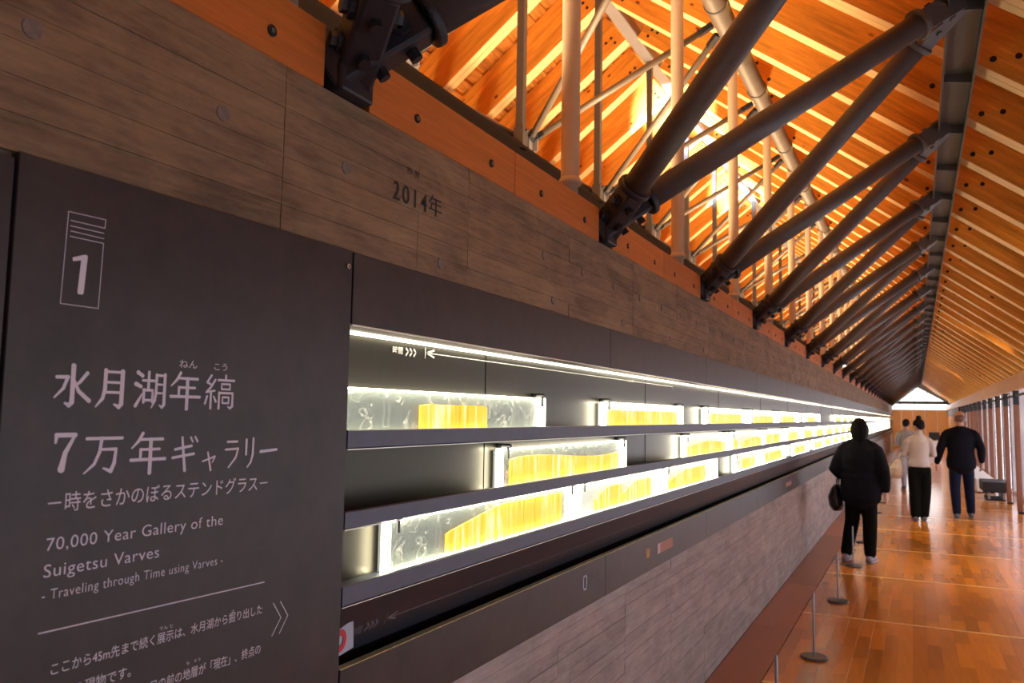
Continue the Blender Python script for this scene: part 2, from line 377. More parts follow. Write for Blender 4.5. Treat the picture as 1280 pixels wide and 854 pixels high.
sign = thing('gallery_sign', 'large dark brown entrance sign panel with pale Japanese and English lettering', 'sign')
bm = B(); bx(bm, -1.188, -1.168, 0.705, 1.4915, 0.30, 1.973); bevel(bm, 0.0012); ob('sign_panel', bm, M['clad'], sign)
SX = -1.1676; W_ = M['white_print']
strokes('page_emblem', [[(0.7911, 1.8883), (0.8496, 1.8884), (0.8502, 1.9025), (0.786, 1.9013), (0.7823, 1.7569), (0.8465, 1.757), (0.8488, 1.8633), (0.791, 1.8633)],
    [(0.7908, 1.8797), (0.8482, 1.8798)], [(0.7913, 1.8718), (0.8487, 1.8711)]], 0.0011, SX, W_, sign)
bm = B()
v = [bm.verts.new((0.0004, p, q)) for p, q in [(0.7972, 1.8310), (0.7985, 1.8255), (0.8119, 1.8290), (0.8090, 1.7775), (0.8110, 1.7752), (0.8175, 1.7752), (0.8196, 1.7780), (0.8228, 1.8375), (0.8195, 1.8392), (0.8150, 1.8380)]]
bm.faces.new(v); o = ob('numeral', bm, W_, sign); o.location = (SX, 0, 0)
lettering('furigana', 'ねん', 1.0115, 1.0512, 1.6720, 1.6862, SX, W_, sign)
lettering('furigana', 'こう', 1.0916, 1.1227, 1.6718, 1.6850, SX, W_, sign)
lettering('subtitle_lettering', '－時をさかのぼるステンドグラス－', 0.784, 1.243, 1.4395, 1.4690, SX, W_, sign, 0.0, 1.0)
lettering('english_title', '70,000 Year Gallery of the', 0.7858, 1.1302, 1.3775, 1.4025, SX, W_, sign, -0.004, 1.06)
lettering('english_title', 'Suigetsu Varves', 0.7844, 0.9897, 1.3385, 1.3635, SX, W_, sign, -0.004, 1.06)
lettering('english_subtitle', '- Traveling through Time using Varves -', 0.7841, 1.1342, 1.3065, 1.3262, SX, W_, sign, -0.006, 1.1)
strokes('rule', [[(0.7828, 1.2645), (1.2453, 1.2580)]], 0.0020, SX, W_, sign)
lettering('paragraph_lettering', 'ここから45m先まで続く展示は、水月湖から掘り出した', 0.8061, 1.243, 1.1975, 1.2160, SX, W_, sign)
lettering('furigana', 'てん じ', 0.999, 1.0275, 1.2195, 1.2255, SX, W_, sign); lettering('furigana', 'ほ', 1.163, 1.169, 1.2150, 1.2205, SX, W_, sign)
lettering('paragraph_lettering', '年縞の現物です。', 0.8061, 0.9464, 1.1580, 1.1770, SX, W_, sign)
lettering('paragraph_lettering', '目の前の地層が「現在」、終点の', 0.9872, 1.2431, 1.1205, 1.1400, SX, W_, sign)
lettering('furigana', 'ち　そう', 1.061, 1.092, 1.1460, 1.1515, SX, W_, sign)
strokes('double_chevron', [[(1.2741, 1.211), (1.2975, 1.1783), (1.2736, 1.1474)], [(1.2945, 1.2104), (1.3176, 1.1785), (1.2946, 1.1474)]], 0.0018, SX, W_, sign)
bm = B(); tube(bm, (-1.168, 1.4749, 1.9338), (-1.164, 1.4749, 1.9338), 0.0062, 20); bevel(bm, 0.0008)
b_ = ob('fixing_bolt', bm, M['alu'], sign); b_['label'] = 'small shiny metal bolt in the top corner'
bm = B(); tube(bm, (-1.164, 1.4749, 1.9338), (-1.1637, 1.4749, 1.9338), 0.0032, 6); ob('hex_socket', bm, M['black'], b_)

GL = {
'水': [[(50,98,9),(50,12,9),(43,4,8),(33,9,4)], [(10,70,6),(37,71,7),(27,44,6),(6,22,3)], [(86,82,7),(68,60,6),(56,50,4)], [(52,66,5),(66,38,7),(94,16,8)]],
'月': [[(28,92,8),(28,46,8),(22,22,7),(4,2,3)], [(28,89,5),(78,89,5)], [(78,91,9),(78,10,9),(71,2,8),(57,8,4)], [(30,63,5),(76,63,5)], [(28,38,5),(76,38,5)]],
'湖': [[(8,92,8),(22,84,7)], [(3,62,8),(18,56,7)], [(4,6,7),(13,20,6),(22,36,3)], [(24,72,5),(60,72,5)], [(42,94,6),(42,48,6)], [(28,48,6),(28,16,6)], [(28,47,5),(56,47,5),(56,17,6)], [(28,21,5),(56,21,5)],
      [(67,88,6),(67,42,6),(64,20,5),(54,2,3)], [(67,87,5),(94,87,5)], [(94,89,7),(94,10,7),(88,3,6),(79,8,3)], [(68,63,4),(93,63,4)], [(67,40,4),(93,40,4)]],
'年': [[(32,98,6),(21,79,6),(4,62,3)], [(26,83,5),(88,83,6)], [(28,58,5),(80,58,5)], [(28,58,6),(28,34,6)], [(3,33,6),(97,33,6)], [(55,82,8),(55,0,8)]],
'縞': [[(22,96,5),(9,76,5),(24,69,4)], [(35,84,5),(21,62,5),(7,48,4),(34,53,4)], [(22,50,6),(22,3,6)], [(10,36,5),(4,16,5)], [(32,36,4),(39,22,5)], [(70,98,5),(70,86,5)], [(45,84,5),(99,84,5)],
      [(57,73,4),(85,73,4),(85,58,4),(57,58,4),(57,73,4)], [(49,48,5),(49,3,6)], [(49,47,5),(95,47,5),(95,10,6),(88,3,5),(80,8,3)], [(61,35,4),(82,35,4),(82,18,4),(61,18,4),(61,35,4)]],
'7': [[(12,74,5),(15,93,9),(88,93,9)], [(88,93,6),(52,46,10),(40,4,14)]],
'万': [[(5,90,6),(95,90,6)], [(42,90,7),(38,56,7),(26,26,6),(2,4,3)], [(40,62,5),(80,62,6),(77,26,8),(69,6,8),(50,14,4)]],
'ギ': [[(12,64,6),(72,73,6)], [(4,40,6),(82,49,6)], [(36,98,6),(50,2,8)], [(68,98,5),(76,85,4)], [(85,99,5),(94,86,5)]],
'ャ': [[(6,38,5),(76,56,6),(62,32,4)], [(34,74,6),(54,0,7)]],
'ラ': [[(20,92,6),(82,92,6)], [(10,64,6),(90,66,6),(76,34,6),(32,0,5)]],
'リ': [[(22,92,7),(22,42,6)], [(78,96,7),(77,40,7),(62,14,6),(36,-2,4)]],
'ー': [[(4,50,8),(96,55,7)]]}
def glyph(ch, y0, y1, z0, z1, parent, wf=1.0):
    bm = B(); n = 0
    sy, sz = (y1 - y0) / 100, (z1 - z0) / 100; sw = sz * wf
    for st in GL[ch]:
        P = [(y0 + a * sy, z0 + b * sz, w * sw / 2 * 1.42) for a, b, w in st]
        for (a, b, w), (c, d, w2) in zip(P, P[1:]):
            dv = Vector((c - a, d - b)).normalized(); q = Vector((-dv.y, dv.x)); t = 0.0004 + n * 0.000006; n += 1
            bm.faces.new([bm.verts.new((t, u, v)) for u, v in ((a + q.x * w, b + q.y * w), (c + q.x * w2, d + q.y * w2), (c - q.x * w2, d - q.y * w2), (a - q.x * w, b - q.y * w))])
        for (a, b, w) in P:
            t = 0.0004 + n * 0.000006; n += 1
            bm.faces.new([bm.verts.new((t, a + w * 1.08 * math.cos(2 * PI * i / 12), b + w * 1.08 * math.sin(2 * PI * i / 12))) for i in range(12)])
    for f in bm.faces:
        f.normal_update()
        if f.normal.x < 0: f.normal_flip()
    me = bpy.data.meshes.new('title_glyph'); bm.to_mesh(me); bm.free()
    o = link('title_glyph', me, W_, parent); o.location = (SX, 0, 0)
for ch, a, b in (('水', 0.7785, 0.8440), ('月', 0.8500, 0.9120), ('湖', 0.9230, 0.9860), ('年', 0.9940, 1.0620), ('縞', 1.0700, 1.1427)):
    glyph(ch, a, b, 1.5990, 1.6640, sign, 0.95)
for ch, a, b, z0, z1 in (('7', 0.7846, 0.8260, 1.5020, 1.5600), ('万', 0.8380, 0.9080, 1.4930, 1.5560), ('年', 0.9210, 0.9930, 1.4900, 1.5580), ('ギ', 1.0050, 1.0640, 1.4890, 1.5490), ('ャ', 1.0720, 1.1130, 1.4870, 1.5310), ('ラ', 1.1250, 1.1640, 1.4900, 1.5420), ('リ', 1.1740, 1.2060, 1.4890, 1.5450), ('ー', 1.2180, 1.2663, 1.4890, 1.5440)):
    glyph(ch, a, b, z0, z1, sign, 0.95)

# year mark on the concrete
F = 1.18 / 1.21
yr = thing('year_mark', 'dark 2014 year lettering with tiny notes on the brown concrete', 'lettering')
lettering('year_lettering', '2014', 1.702 * F, 1.868 * F, 1.6 + 0.556 * F, 1.6 + 0.606 * F, -1.1795, M['dark_print'], yr, 0.008, 1.25, -0.0)
lettering('year_lettering', '年', 1.875 * F, 1.945 * F, 1.6 + 0.556 * F, 1.6 + 0.614 * F, -1.1795, M['dark_print'], yr)
lettering('note_lettering', '西 暦', 1.765 * F, 1.825 * F, 1.6 + 0.642 * F, 1.6 + 0.660 * F, -1.1795, M['dark_print'], yr)
for z0, z1 in ((2.232, 2.262), (2.085, 2.130), (1.985, 2.080)):
    strokes('tick_line', [[(1.778, z0), (1.778, z1)]], 0.0016, -1.1795, M['dark_print'], yr)
# later year marks, mostly too blurred to read: plain ticks only where the photo shows dark joints

# time line printed on the back panel of the niche
tl = thing('time_scale', 'pale printed time scale with arrow at the top of the niche back', 'lettering')
NX = -1.2995; PW = mat('niche_print', (0.85, 0.82, 0.75), 0.7); k_ = 1.0
lettering('scale_lettering', '時間', 1.8498, 1.8987, 1.762, 1.783, NX, PW, tl, 0.01)
strokes('small_chevrons', [[(a, 1.780), (a + 0.010, 1.772), (a, 1.762)] for a in (1.917, 1.937, 1.957)], 0.006, NX, PW, tl)
strokes('scale_line', [[(2.017, 1.790), (2.017, 1.760)], [(2.03, 1.7755), (4.75, 1.7755)], [(4.75, 1.786), (4.75, 1.762)], [(3.90, 1.7755), (3.99, 1.7755)]], 0.0028, NX, PW, tl)
strokes('arrow_head', [[(2.065, 1.786), (2.026, 1.7755), (2.065, 1.765)]], 0.006, NX, PW, tl)
lettering('scale_lettering', '1000年', 3.89, 4.01, 1.768, 1.783, NX + 0.0003, PW, tl)
# same scale, faint, on the slanting apron
tl2 = thing('apron_scale', 'faint grey time scale with arrow on the dark apron under the shelves', 'lettering')
DP = M['dim_print']; T2 = 0.0
def ap(o):   # tilt print on to the slanting apron
    s = 0.05 / 0.125
    for v in o.data.vertices: v.co.x += (v.co.z - 1.155) * s
    return o
ap(strokes('scale_line', [[(1.720, 1.096), (1.720, 1.066)], [(1.735, 1.081), (4.0, 1.081)], [(2.29, 1.088), (2.29, 1.075)], [(2.883, 1.090), (2.883, 1.073)]], 0.0022, -1.1752, DP, tl2))
ap(strokes('arrow_head', [[(1.765, 1.090), (1.730, 1.081), (1.765, 1.072)]], 0.005, -1.1752, DP, tl2))
ap(lettering('scale_lettering', '時間', 1.58, 1.622, 1.066, 1.088, -1.1752, DP, tl2))
ap(strokes('small_chevrons', [[(a, 1.088), (a + 0.010, 1.079), (a, 1.070)] for a in (1.640, 1.658, 1.676)], 0.005, -1.1752, DP, tl2))
# small captions on the lower band
LX = -1.1697
c1 = thing('caption', 'white outlined square symbol with tiny caption on the lower cladding band', 'label')
strokes('symbol_frame', [[(2.985, 0.972), (3.020, 0.972), (3.020, 0.922), (2.985, 0.922), (2.985, 0.972)]], 0.0075, LX, W_, c1)
lettering('caption_lettering', 'Core sample', 3.04, 3.12, 0.957, 0.967, LX, M['dim_print'], c1); lettering('caption_lettering', '70,000 - 0 year', 3.04, 3.18, 0.937, 0.947, LX, M['dim_print'], c1)
PK = mat('pink_label', (0.42, 0.20, 0.14), 0.6); OR = mat('orange_label', (0.55, 0.27, 0.08), 0.6)
for nm, lab, m_, y0, y1, z0, z1 in (('label_plate', 'small upright orange label plate on the lower cladding band', OR, 3.803, 3.855, 0.918, 0.962), ('label_plate', 'small pink label plate with pale edge on the lower cladding band', PK, 3.985, 4.27, 0.912, 0.962),
                              ('label_plate', 'faint far pink label plate on the lower band near the woman in the black coat', PK, 8.45, 8.85, 0.915, 0.955)):
    bm = B(); bx(bm, -1.1702, -1.1685, y0, y1, z0, z1); o = ob(nm, bm, m_); tag(o, lab, 'label')
    if y1 == 4.27:
        bm = B(); bx(bm, -1.1686, -1.168, y0, y0 + 0.05, z0, z1); ob('pale_edge', bm, mat('pale_pink', (0.6, 0.45, 0.45), 0.6), o)
# folded card with a red circle at the left end of the apron
card = thing('card', 'pale card with red circle tucked behind the sign edge below the shelves', 'card')
bm = B(); vs_ = [(-1.20, 1.50, 1.105), (-1.193, 1.572, 1.108), (-1.199, 1.583, 1.045), (-1.206, 1.50, 1.03)]
a = [bm.verts.new(p) for p in vs_]; b = [bm.verts.new((p[0] - 0.001, p[1], p[2])) for p in vs_]
bm.faces.new(a); bm.faces.new(b[::-1])
for i in range(4): bm.faces.new((a[i], a[(i + 1) % 4], b[(i + 1) % 4], b[i]))
ob('card_sheet', bm, mat('pale_blue_card', (0.45, 0.50, 0.62), 0.4), card)
bm = B()
for i in range(24):
    a0 = 2 * PI * i / 24; a1 = 2 * PI * (i + 1) / 24
    v = [bm.verts.new((-1.1955 + 0.05 * (0.022 * math.sin(a) * f) - 0.002, 1.532 + 0.022 * math.cos(a) * f, 1.072 + 0.026 * math.sin(a) * f)) for a, f in ((a0, 1), (a1, 1), (a1, 0.45), (a0, 0.45))]
    bm.faces.new(v)
ob('red_circle', bm, mat('red_print', (0.6, 0.04, 0.06), 0.5), card)

# ------------------------------------------------------------ varve samples
def box_me(name, x0, x1, y0, y1, z0, z1):
    bm = B(); bx(bm, x0, x1, y0, y1, z0, z1); return mesh(name, bm)
def clamp_me():
    bm = B(); bx(bm, 0.0, 0.004, -0.004, 0.004, -0.020, 0.012); tube(bm, (-0.042, 0, 0.012), (0.010, 0, 0.012), 0.0058, 10); bx(bm, -0.045, -0.038, -0.010, 0.010, 0.004, 0.022)
    return mesh('clamp', bm, False)
CL = clamp_me(); CL.transform(Matrix.Scale(1.35, 4))
def core_mesh(L_, h, seed, shape):
    r = random.Random(seed); n = max(8, int(L_ / 0.03)); top = []
    ph = r.uniform(0, 6)
    for i in range(n + 1):
        u = i / n
        if shape == 'slant': t = 0.55 + 0.45 * min(1, u * 2.6)
        elif shape == 'wave': t = 0.82 + 0.13 * math.sin(u * 5 + ph)
        else: t = 0.97
        e = min(1, (min(u, 1 - u) * L_ + 0.012) / 0.02)
        top.append(h * t * (0.88 + 0.12 * e) + r.uniform(-0.0008, 0.0008))
    bm = B(); a = []; 
    for x in (0.0, 0.006):
        a.append(([bm.verts.new((x, L_ * i / n, 0.003)) for i in range(n + 1)], [bm.verts.new((x, L_ * i / n, top[i])) for i in range(n + 1)]))
    for i in range(n):
        for (lo, hi) in a: bm.faces.new((lo[i], lo[i + 1], hi[i + 1], hi[i]))
        bm.faces.new((a[0][1][i], a[1][1][i], a[1][1][i + 1], a[0][1][i + 1]))
    return mesh('varve_slice', bm)
def sample(y0, y1, zs, h, cores, label, group, near=True, shape='flat'):
    t = thing('varve_sample', label, 'sample', group, (0, y0, zs))
    L_ = y1 - y0
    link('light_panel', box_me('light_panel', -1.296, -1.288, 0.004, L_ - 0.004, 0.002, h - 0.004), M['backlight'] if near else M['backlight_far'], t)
    e = B(); bx(e, -1.282, -1.258, 0, L_, h - 0.002, h + 0.002); bx(e, -1.284, -1.257, 0, 0.007, 0.0, h); bx(e, -1.284, -1.257, L_ - 0.007, L_, 0.0, h)
    bx(e, -1.276, -1.256, 0, L_, 0.0, 0.003)
    ob('lit_edge', e, M['edge'], t)
    link('glass_plate', box_me('glass_plate', -1.280, -1.277, 0.009, L_ - 0.009, 0.0035, h - 0.002), M['plate'], t)
    for i, (a, b, hh) in enumerate(cores):
        c = link('varve_slice', core_mesh(b - a, hh, int(y0 * 100) + i, shape), M['core'], t); c.location = (-1.272, a, 0.002)
    if y0 < 22:
        for yy in (0.035, L_ - 0.035):
            c = link('clamp', CL, M['clamp'], t); c.location = (-1.257, yy, h - 0.004)
rows = []
top = [(1.52, 2.80, [(0.43, 0.83, 0.088)]), (3.47, 4.83, [(0.08, 1.25, 0.088)]), (5.44, 6.95, [(0.22, 1.25, 0.085)]), (7.09, 8.53, [(0.25, 1.25, 0.075)]), (8.66, 10.25, [(0.35, 1.25, 0.08)]), (10.85, 12.65, [(0.5, 1.2, 0.075)])]
y = 15.2
while y < 46: top.append((y, y + 1.5, [(0.3, 1.2, 0.08)])); y += 1.62 if (y < 24) else 2.1
mid = [(2.45, 3.76, [(0.08, 1.22, 0.105)]), (4.90, 6.19, [(0.10, 1.18, 0.095)]), (6.30, 7.72, [(0.0 + 0.02, 0.25, 0.09), (0.42, 1.35, 0.09)])]
y = 7.80
while y < 47: mid.append((y, y + 1.36, [(R_.uniform(0.1, 0.4), R_.uniform(0.9, 1.25), 0.09)])); y += 1.43
low = [(1.80, 3.105, [(0.31, 1.19, 0.118)]), (3.17, 4.42, [(0.20, 0.56, 0.10), (0.58, 1.02, 0.10)]), (4.47, 5.77, [(0.10, 0.95, 0.105)]), (6.42, 7.70, [(0.35, 0.85, 0.09)]), (7.74, 9.10, [(0.10, 1.1, 0.095)]), (9.75, 11.2, [(0.3, 1.1, 0.09)])]
y = 11.85
while y < 47: low.append((y, y + 1.36, [(R_.uniform(0.2, 0.5), R_.uniform(0.9, 1.25), 0.09)])); y += 1.43
for rn, lst, zs, h, lim, shp in (('top', top, 1.535, 0.122, 12, 'flat'), ('middle', mid, 1.345, 0.132, 12, 'wave'), ('bottom', low, 1.172, 0.135, 12, 'slant')):
    for i, (a, b, cs) in enumerate(lst):
        if rn == 'top' and i == 0: lab = 'backlit cracked glass plate with short yellow slice, top shelf beside the sign'
        elif rn == 'bottom' and i == 0: lab = 'longest yellow backlit varve sample on the bottom shelf beside the sign'
        elif i < lim: lab = 'yellow backlit varve sample, %s from the sign on the %s shelf' % (ORD[i], rn)
        else: lab = 'small far backlit varve sample in the receding part of the %s shelf' % rn
        sample(a, b, zs, h, cs, lab, 'backlit varve samples on the %s shelf' % rn, a < 3.0, shp if i < 3 else 'flat')

# ------------------------------------------------------------ timber along the wall top
BK = [-0.33, 1.47] + [3.25 + 1.81 * i for i in range(27)]
BK = [b for b in BK if b < YF - 0.6]
t1 = struct('trim_1')
bm = B(); tube(bm, (0, 0, 0), (0.004, 0, 0), 0.0125, 16); bmesh.ops.inset_region(bm, faces=[f for f in bm.faces if len(f.verts) > 4 and f.calc_center_median().x > 0.003], thickness=0.004, depth=-0.006)
ring = mesh('bolt_recess', bm)
bm = B(); tube(bm, (0, 0, 0), (0.0045, 0, 0), 0.006, 8); pin = mesh('bolt_end', bm)
ends = [(b - 0.085, b + 0.085) for b in BK]
segs = [(YN, ends[0][0])] + [(ends[i][1], ends[i + 1][0]) for i in range(len(ends) - 1)] + [(ends[-1][1], YF)]
for a, b in segs:
    m_ = (a + b) / 2
    for p, q in ((a, m_ - 0.0015), (m_ + 0.0015, b)):
        bm = B(); bx(bm, -1.27, -1.182, p, q, 2.332, 2.478); bevel(bm, 0.002)
        tb = ob('timber_board', bm, M['fascia'], t1)
        if p < 22:
            for yy in (p + (q - p) * 0.26, p + (q - p) * 0.79):
                r1 = link('bolt_recess', ring, M['black'], tb); r1.location = (-1.1825, yy, 2.388)
                if p < 6:
                    bm = B(); tube(bm, (-1.184, yy, 2.388), (-1.1765, yy, 2.388), 0.0055, 8); ob('bolt_end', bm, M['stan'], tb)
t2 = struct('trim_2')
bm = B(); bx(bm, -1.40, -1.275, YN, YF, 2.332, 2.486); bx(bm, -1.42, -1.272, YN, YF, 2.486, 2.500); bx(bm, -1.283, -1.273, YN, YF, 2.500, 2.542)
ob('steel_channel', bm, M['grey_steel'], t2)

# ------------------------------------------------------------ roof
SL = 0.758; ang = math.atan(SL); Z0 = 3.885; XR = -2.87
def zr(x): return Z0 - SL * x if x >= XR else Z0 + SL * (x - 2 * XR)
ceil = struct('ceiling')
def slope_box(bm, x0, x1, y0, y1, t0, t1):   # slab parallel to a slope between offsets t0..t1 above the rafter underside (measured vertically)
    v = []
    for x in (x0, x1):
        for yy in (y0, y1):
            for t in (t0, t1): v.append(bm.verts.new((x, yy, zr(x) + t)))
    for f in ((0, 1, 3, 2), (4, 6, 7, 5), (0, 4, 5, 1), (2, 3, 7, 6), (0, 2, 6, 4), (1, 5, 7, 3)): bm.faces.new([v[i] for i in f])
DP_ = 0.52
for x0, x1 in ((XR, 2.6), (-8.3, XR)):
    bm = B(); slope_box(bm, x0, x1 - (0 if x1 != XR else 1e-4), YN, YF + 2, DP_ + 0.03, DP_ + 0.10); ob('roof_shell', bm, M['deck'], ceil)
bm = B(); n = 0
x = XR + 0.05
while x < 2.3:
    w = 0.045 if n % 2 else 0.075
    slope_box(bm, x, x + w, YN, YF, DP_ + (0.0 if n % 2 else 0.012), DP_ + 0.035); x += w + 0.006; n += 1
x = XR - 0.05 - 0.075
while x > -7.6:
    w = 0.045 if n % 2 else 0.075
    slope_box(bm, x, x + w, YN, YF, DP_ + (0.0 if n % 2 else 0.012), DP_ + 0.035); x -= w + 0.006; n += 1
ob('deck_boards', bm, M['deck'], ceil, kind='stuff')
# double rafters: local X runs down the slope, local origin at the ridge end underside
LR = (2.25 - XR) / math.cos(ang); LL = 5.0 / math.cos(ang); H_ = DP_ * math.cos(ang)
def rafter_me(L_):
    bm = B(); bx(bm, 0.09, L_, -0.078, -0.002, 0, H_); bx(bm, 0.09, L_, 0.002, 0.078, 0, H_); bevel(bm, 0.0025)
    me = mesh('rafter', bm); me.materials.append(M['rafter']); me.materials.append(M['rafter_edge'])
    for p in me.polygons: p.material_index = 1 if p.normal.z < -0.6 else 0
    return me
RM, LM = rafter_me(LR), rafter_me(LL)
def bolts_me(pos):
    bm = B()
    for (a, b) in pos: tube(bm, (a, -0.082, b), (a, -0.0775, b), 0.018, 10)
    return mesh('bolt_plugs', bm)
dB = (0.27 - XR) / math.cos(ang); dT = (-1.30 - XR) / math.cos(ang)
RBm = bolts_me([(0.20, 0.07), (0.20, 0.15), (0.28, 0.15), (dT - 0.10, 0.06), (dT + 0.10, 0.06), (dT - 0.10, 0.14), (dB + 0.17, 0.06), (dB + 0.27, 0.13), (dB - 0.2, 0.08)])
LBm = bolts_me([(0.20, 0.07), (0.20, 0.15), (0.28, 0.15), (dT - 0.10, 0.06), (dT + 0.10, 0.06)])
ry = 4.26 - 0.9075 * 6
while ry < YF - 0.1:
    if ry > YN + 0.2:
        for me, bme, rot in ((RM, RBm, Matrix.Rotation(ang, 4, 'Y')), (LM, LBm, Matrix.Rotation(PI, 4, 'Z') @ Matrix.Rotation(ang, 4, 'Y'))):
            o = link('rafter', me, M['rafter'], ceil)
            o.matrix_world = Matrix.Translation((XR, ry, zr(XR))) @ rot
            if ry < 24:
                b_ = link('bolt_plugs', bme, M['black'], o)
                if me is LM: b_.scale = (1, -1, 1)
    ry += 0.9075

# ------------------------------------------------------------ steel frame
ridge = thing('ridge_plate', 'pale grey steel plate running along the true ridge of the roof', 'beam')
bm = B(); bx(bm, XR - 0.07, XR + 0.07, YN, YF, 6.02, 6.05); bx(bm, XR - 0.010, XR + 0.010, YN, YF, 6.05, 6.25); ob('ridge_flange', bm, M['pale_steel'], ridge)
chord = thing('bottom_chord', 'dark steel chord running lengthwise below the ridge behind the wall', 'beam')
bm = B(); bx(bm, XR - 0.05, XR + 0.05, YN, YF, 3.60, 3.62); bx(bm, XR - 0.05, XR + 0.05, YN, YF, 3.78, 3.80); bx(bm, XR - 0.006, XR + 0.006, YN, YF, 3.62, 3.78); ob('chord_beam', bm, mat('dark_brown_chord_paint', (0.016, 0.010, 0.008), 0.95, spec=0.0), chord)
for sx, lab in ((-1.30, 'thick beige longitudinal steel pipe carried on the cream columns'), (-4.44, 'thick beige longitudinal steel pipe on the far side of the ridge')):
    p = thing('roof_pipe', lab, 'pipe')
    bm = B(); tube(bm, (sx, YN, 4.785), (sx, YF, 4.785), 0.085, 28); ob('pipe', bm, M['tubeb'], p, smooth=True)
    c_ = B(); tube(c_, (0, -0.012, 0), (0, 0.012, 0), 0.094, 24); cm_ = mesh('pipe_collar', c_)
    yy = 4.64 - 1.815 * 3
    while yy < YF:
        for dd in (-0.45, 0.45):
            o = link('pipe_collar', cm_, M['grey_steel'], p); o.location = (sx, yy + dd, 4.785)
        yy += 1.815
# cream columns
cm = B(); lathe(cm, [(0.0415, 0.13), (0.0415, 2.20)], 24); cpipe = mesh('column_shaft', cm, True)
cm = B(); lathe(cm, [(0, 0.0), (0.036, 0.0), (0.036, 0.108), (0.050, 0.110), (0.052, 0.122), (0.048, 0.132), (0.0415, 0.142)], 24); ccol = mesh('base_collar', cm, True)
cm = B(); bx(cm, -0.06, 0.06, -0.06, 0.06, 0, 0.012); tube(cm, (0.045, -0.02, 0.012), (0.045, -0.02, 0.03), 0.008, 6); tube(cm, (0.045, 0.03, 0.012), (0.045, 0.03, 0.03), 0.008, 6); cbase = mesh('base_plate', cm)
n = 0
for i in range(28):
    yy = 3.22 + 1.81 * (i - 1)
    if yy > YF - 0.5: break
    lab = 'cream round steel column, %s along the wall top' % (ORD[i],) if 0 < i < 12 else ('cream round steel column behind the nearest black casting' if i == 0 else 'far cream round steel column in the crowded end of the row')
    t = thing('steel_column', lab, 'column', 'cream columns on the wall top', (-1.340, yy, 2.5005))
    link('base_plate', cbase, M['cream'], t); link('base_collar', ccol, M['cream'], t); link('column_shaft', cpipe, M['cream'], t)
# ridge posts and king-post rods
cm = B(); bx(cm, -0.033, 0.033, -0.033, 0.033, 0, 2.215); bevel(cm, 0.004); pp = mesh('post_shaft', cm)
cm = B(); bx(cm, -0.045, 0.045, -0.045, 0.045, -0.02, 0.16); tube(cm, (-0.07, 0, 0.13), (0.07, 0, 0.13), 0.012, 8); bevel(cm, 0.003); pf = mesh('post_foot', cm)
cm = B(); bx(cm, -0.008, 0.008, -0.07, 0.07, 0.0, 0.18); gp = mesh('gusset_plate', cm)
for i in range(27):
    yy = 5.82 + 1.815 * (i - 2)
    if yy > YF - 0.5: break
    if i < 12: lab = 'thin grey square ridge post, %s counted away from the sign' % ORD[i]
    else: lab = 'far thin grey ridge post in the crowded end of the row'
    t = thing('ridge_post', lab, 'post', 'thin posts under the ridge', (XR, yy, 3.80))
    link('post_shaft', pp, M['grey_steel'], t); link('post_foot', pf, M['grey_steel'], t)
    gy = 0.15
    g = link('gusset_plate', gp, M['pale_steel'], t); g.location = (0.035, gy, 0)
    g = link('gusset_plate', gp, M['grey_steel'], t); g.location = (0.02, gy, 0); g.rotation_euler = (0, 0, PI / 2)
def rodme(v, r=0.027):
    bm = B(); d = Vector(v); e = d.normalized(); tube(bm, e * 0.10, d - e * 0.10, r, 12); return mesh('rod', bm, True)
def endme(v):
    bm = B(); d = Vector(v); e = d.normalized()
    out = []
    for p in (e * 0.02, d - e * 0.16):
        bm = B(); bar(bm, p, p + e * 0.13, 0.055, 0.045); tube(bm, p + e * 0.055 - Vector((0, 0.04, 0)), p + e * 0.055 + Vector((0, 0.04, 0)), 0.015, 8); out.append(mesh('rod_clevis', bm))
    return out
rods = []
for sgn in (1, -1):
    for dy in (0.35, -1.30): rods.append(Vector((sgn * 1.50, dy, 0.90)))
rm = [(rodme(v), endme(v), v) for v in rods]
WORDS = ['leaning forward over the wall', 'leaning back over the wall', 'leaning forward to the far pipe', 'leaning back to the far pipe']
for i in range(27):
    yy = 5.97 + 1.815 * (i - 2)
    if yy > YF - 1.5: break
    for j, (a, b, v) in enumerate(rm):
        if i < 10: lab = 'slim grey brace rod at the %s ridge post, %s' % (ORD[i], WORDS[j])
        else: lab = 'far slim grey brace rod, %s, in the crowded end' % WORDS[j]
        t = thing('brace_rod', lab, 'rod', 'brace rods of the ridge truss', (XR, yy, 3.88))
        link('rod', a, M['tubeb'] if j < 2 else M['pale_steel'], t); [link('rod_clevis', q, M['cast'], t) for q in b]

M['beam_grey'] = mat('grey_green_beam_paint', (0.085, 0.084, 0.072), 0.5, var=0.1)
# longitudinal H beam over the corridor
BX, BZ = 0.265, 3.565; ba = math.radians(-4)
def bp(u, w): return (BX + u * math.cos(ba) + w * math.sin(ba), BZ + u * math.sin(ba) - w * math.cos(ba))
hb = thing('steel_beam', 'dark longitudinal steel H beam with stiffener plates above the corridor', 'beam')
def prism(bm, quad, y0, y1):
    a = [bm.verts.new((x, y0, z)) for x, z in quad]; b = [bm.verts.new((x, y1, z)) for x, z in quad]; n = len(quad)
    for i in range(n): bm.faces.new((a[i], a[(i + 1) % n], b[(i + 1) % n], b[i]))
    bm.faces.new(a[::-1]); bm.faces.new(b)
for nm, q in (('web', [bp(-0.07, -0.004), bp(0.07, -0.004), bp(0.07, 0.004), bp(-0.07, 0.004)]),
              ('flange', [bp(-0.080, -0.065), bp(-0.070, -0.065), bp(-0.070, 0.065), bp(-0.080, 0.065)]),
              ('flange', [bp(0.070, -0.075), bp(0.080, -0.075), bp(0.080, 0.075), bp(0.070, 0.075)])):
    bm = B(); prism(bm, q, YN, YF); ob(nm, bm, M['beam_grey'], hb)
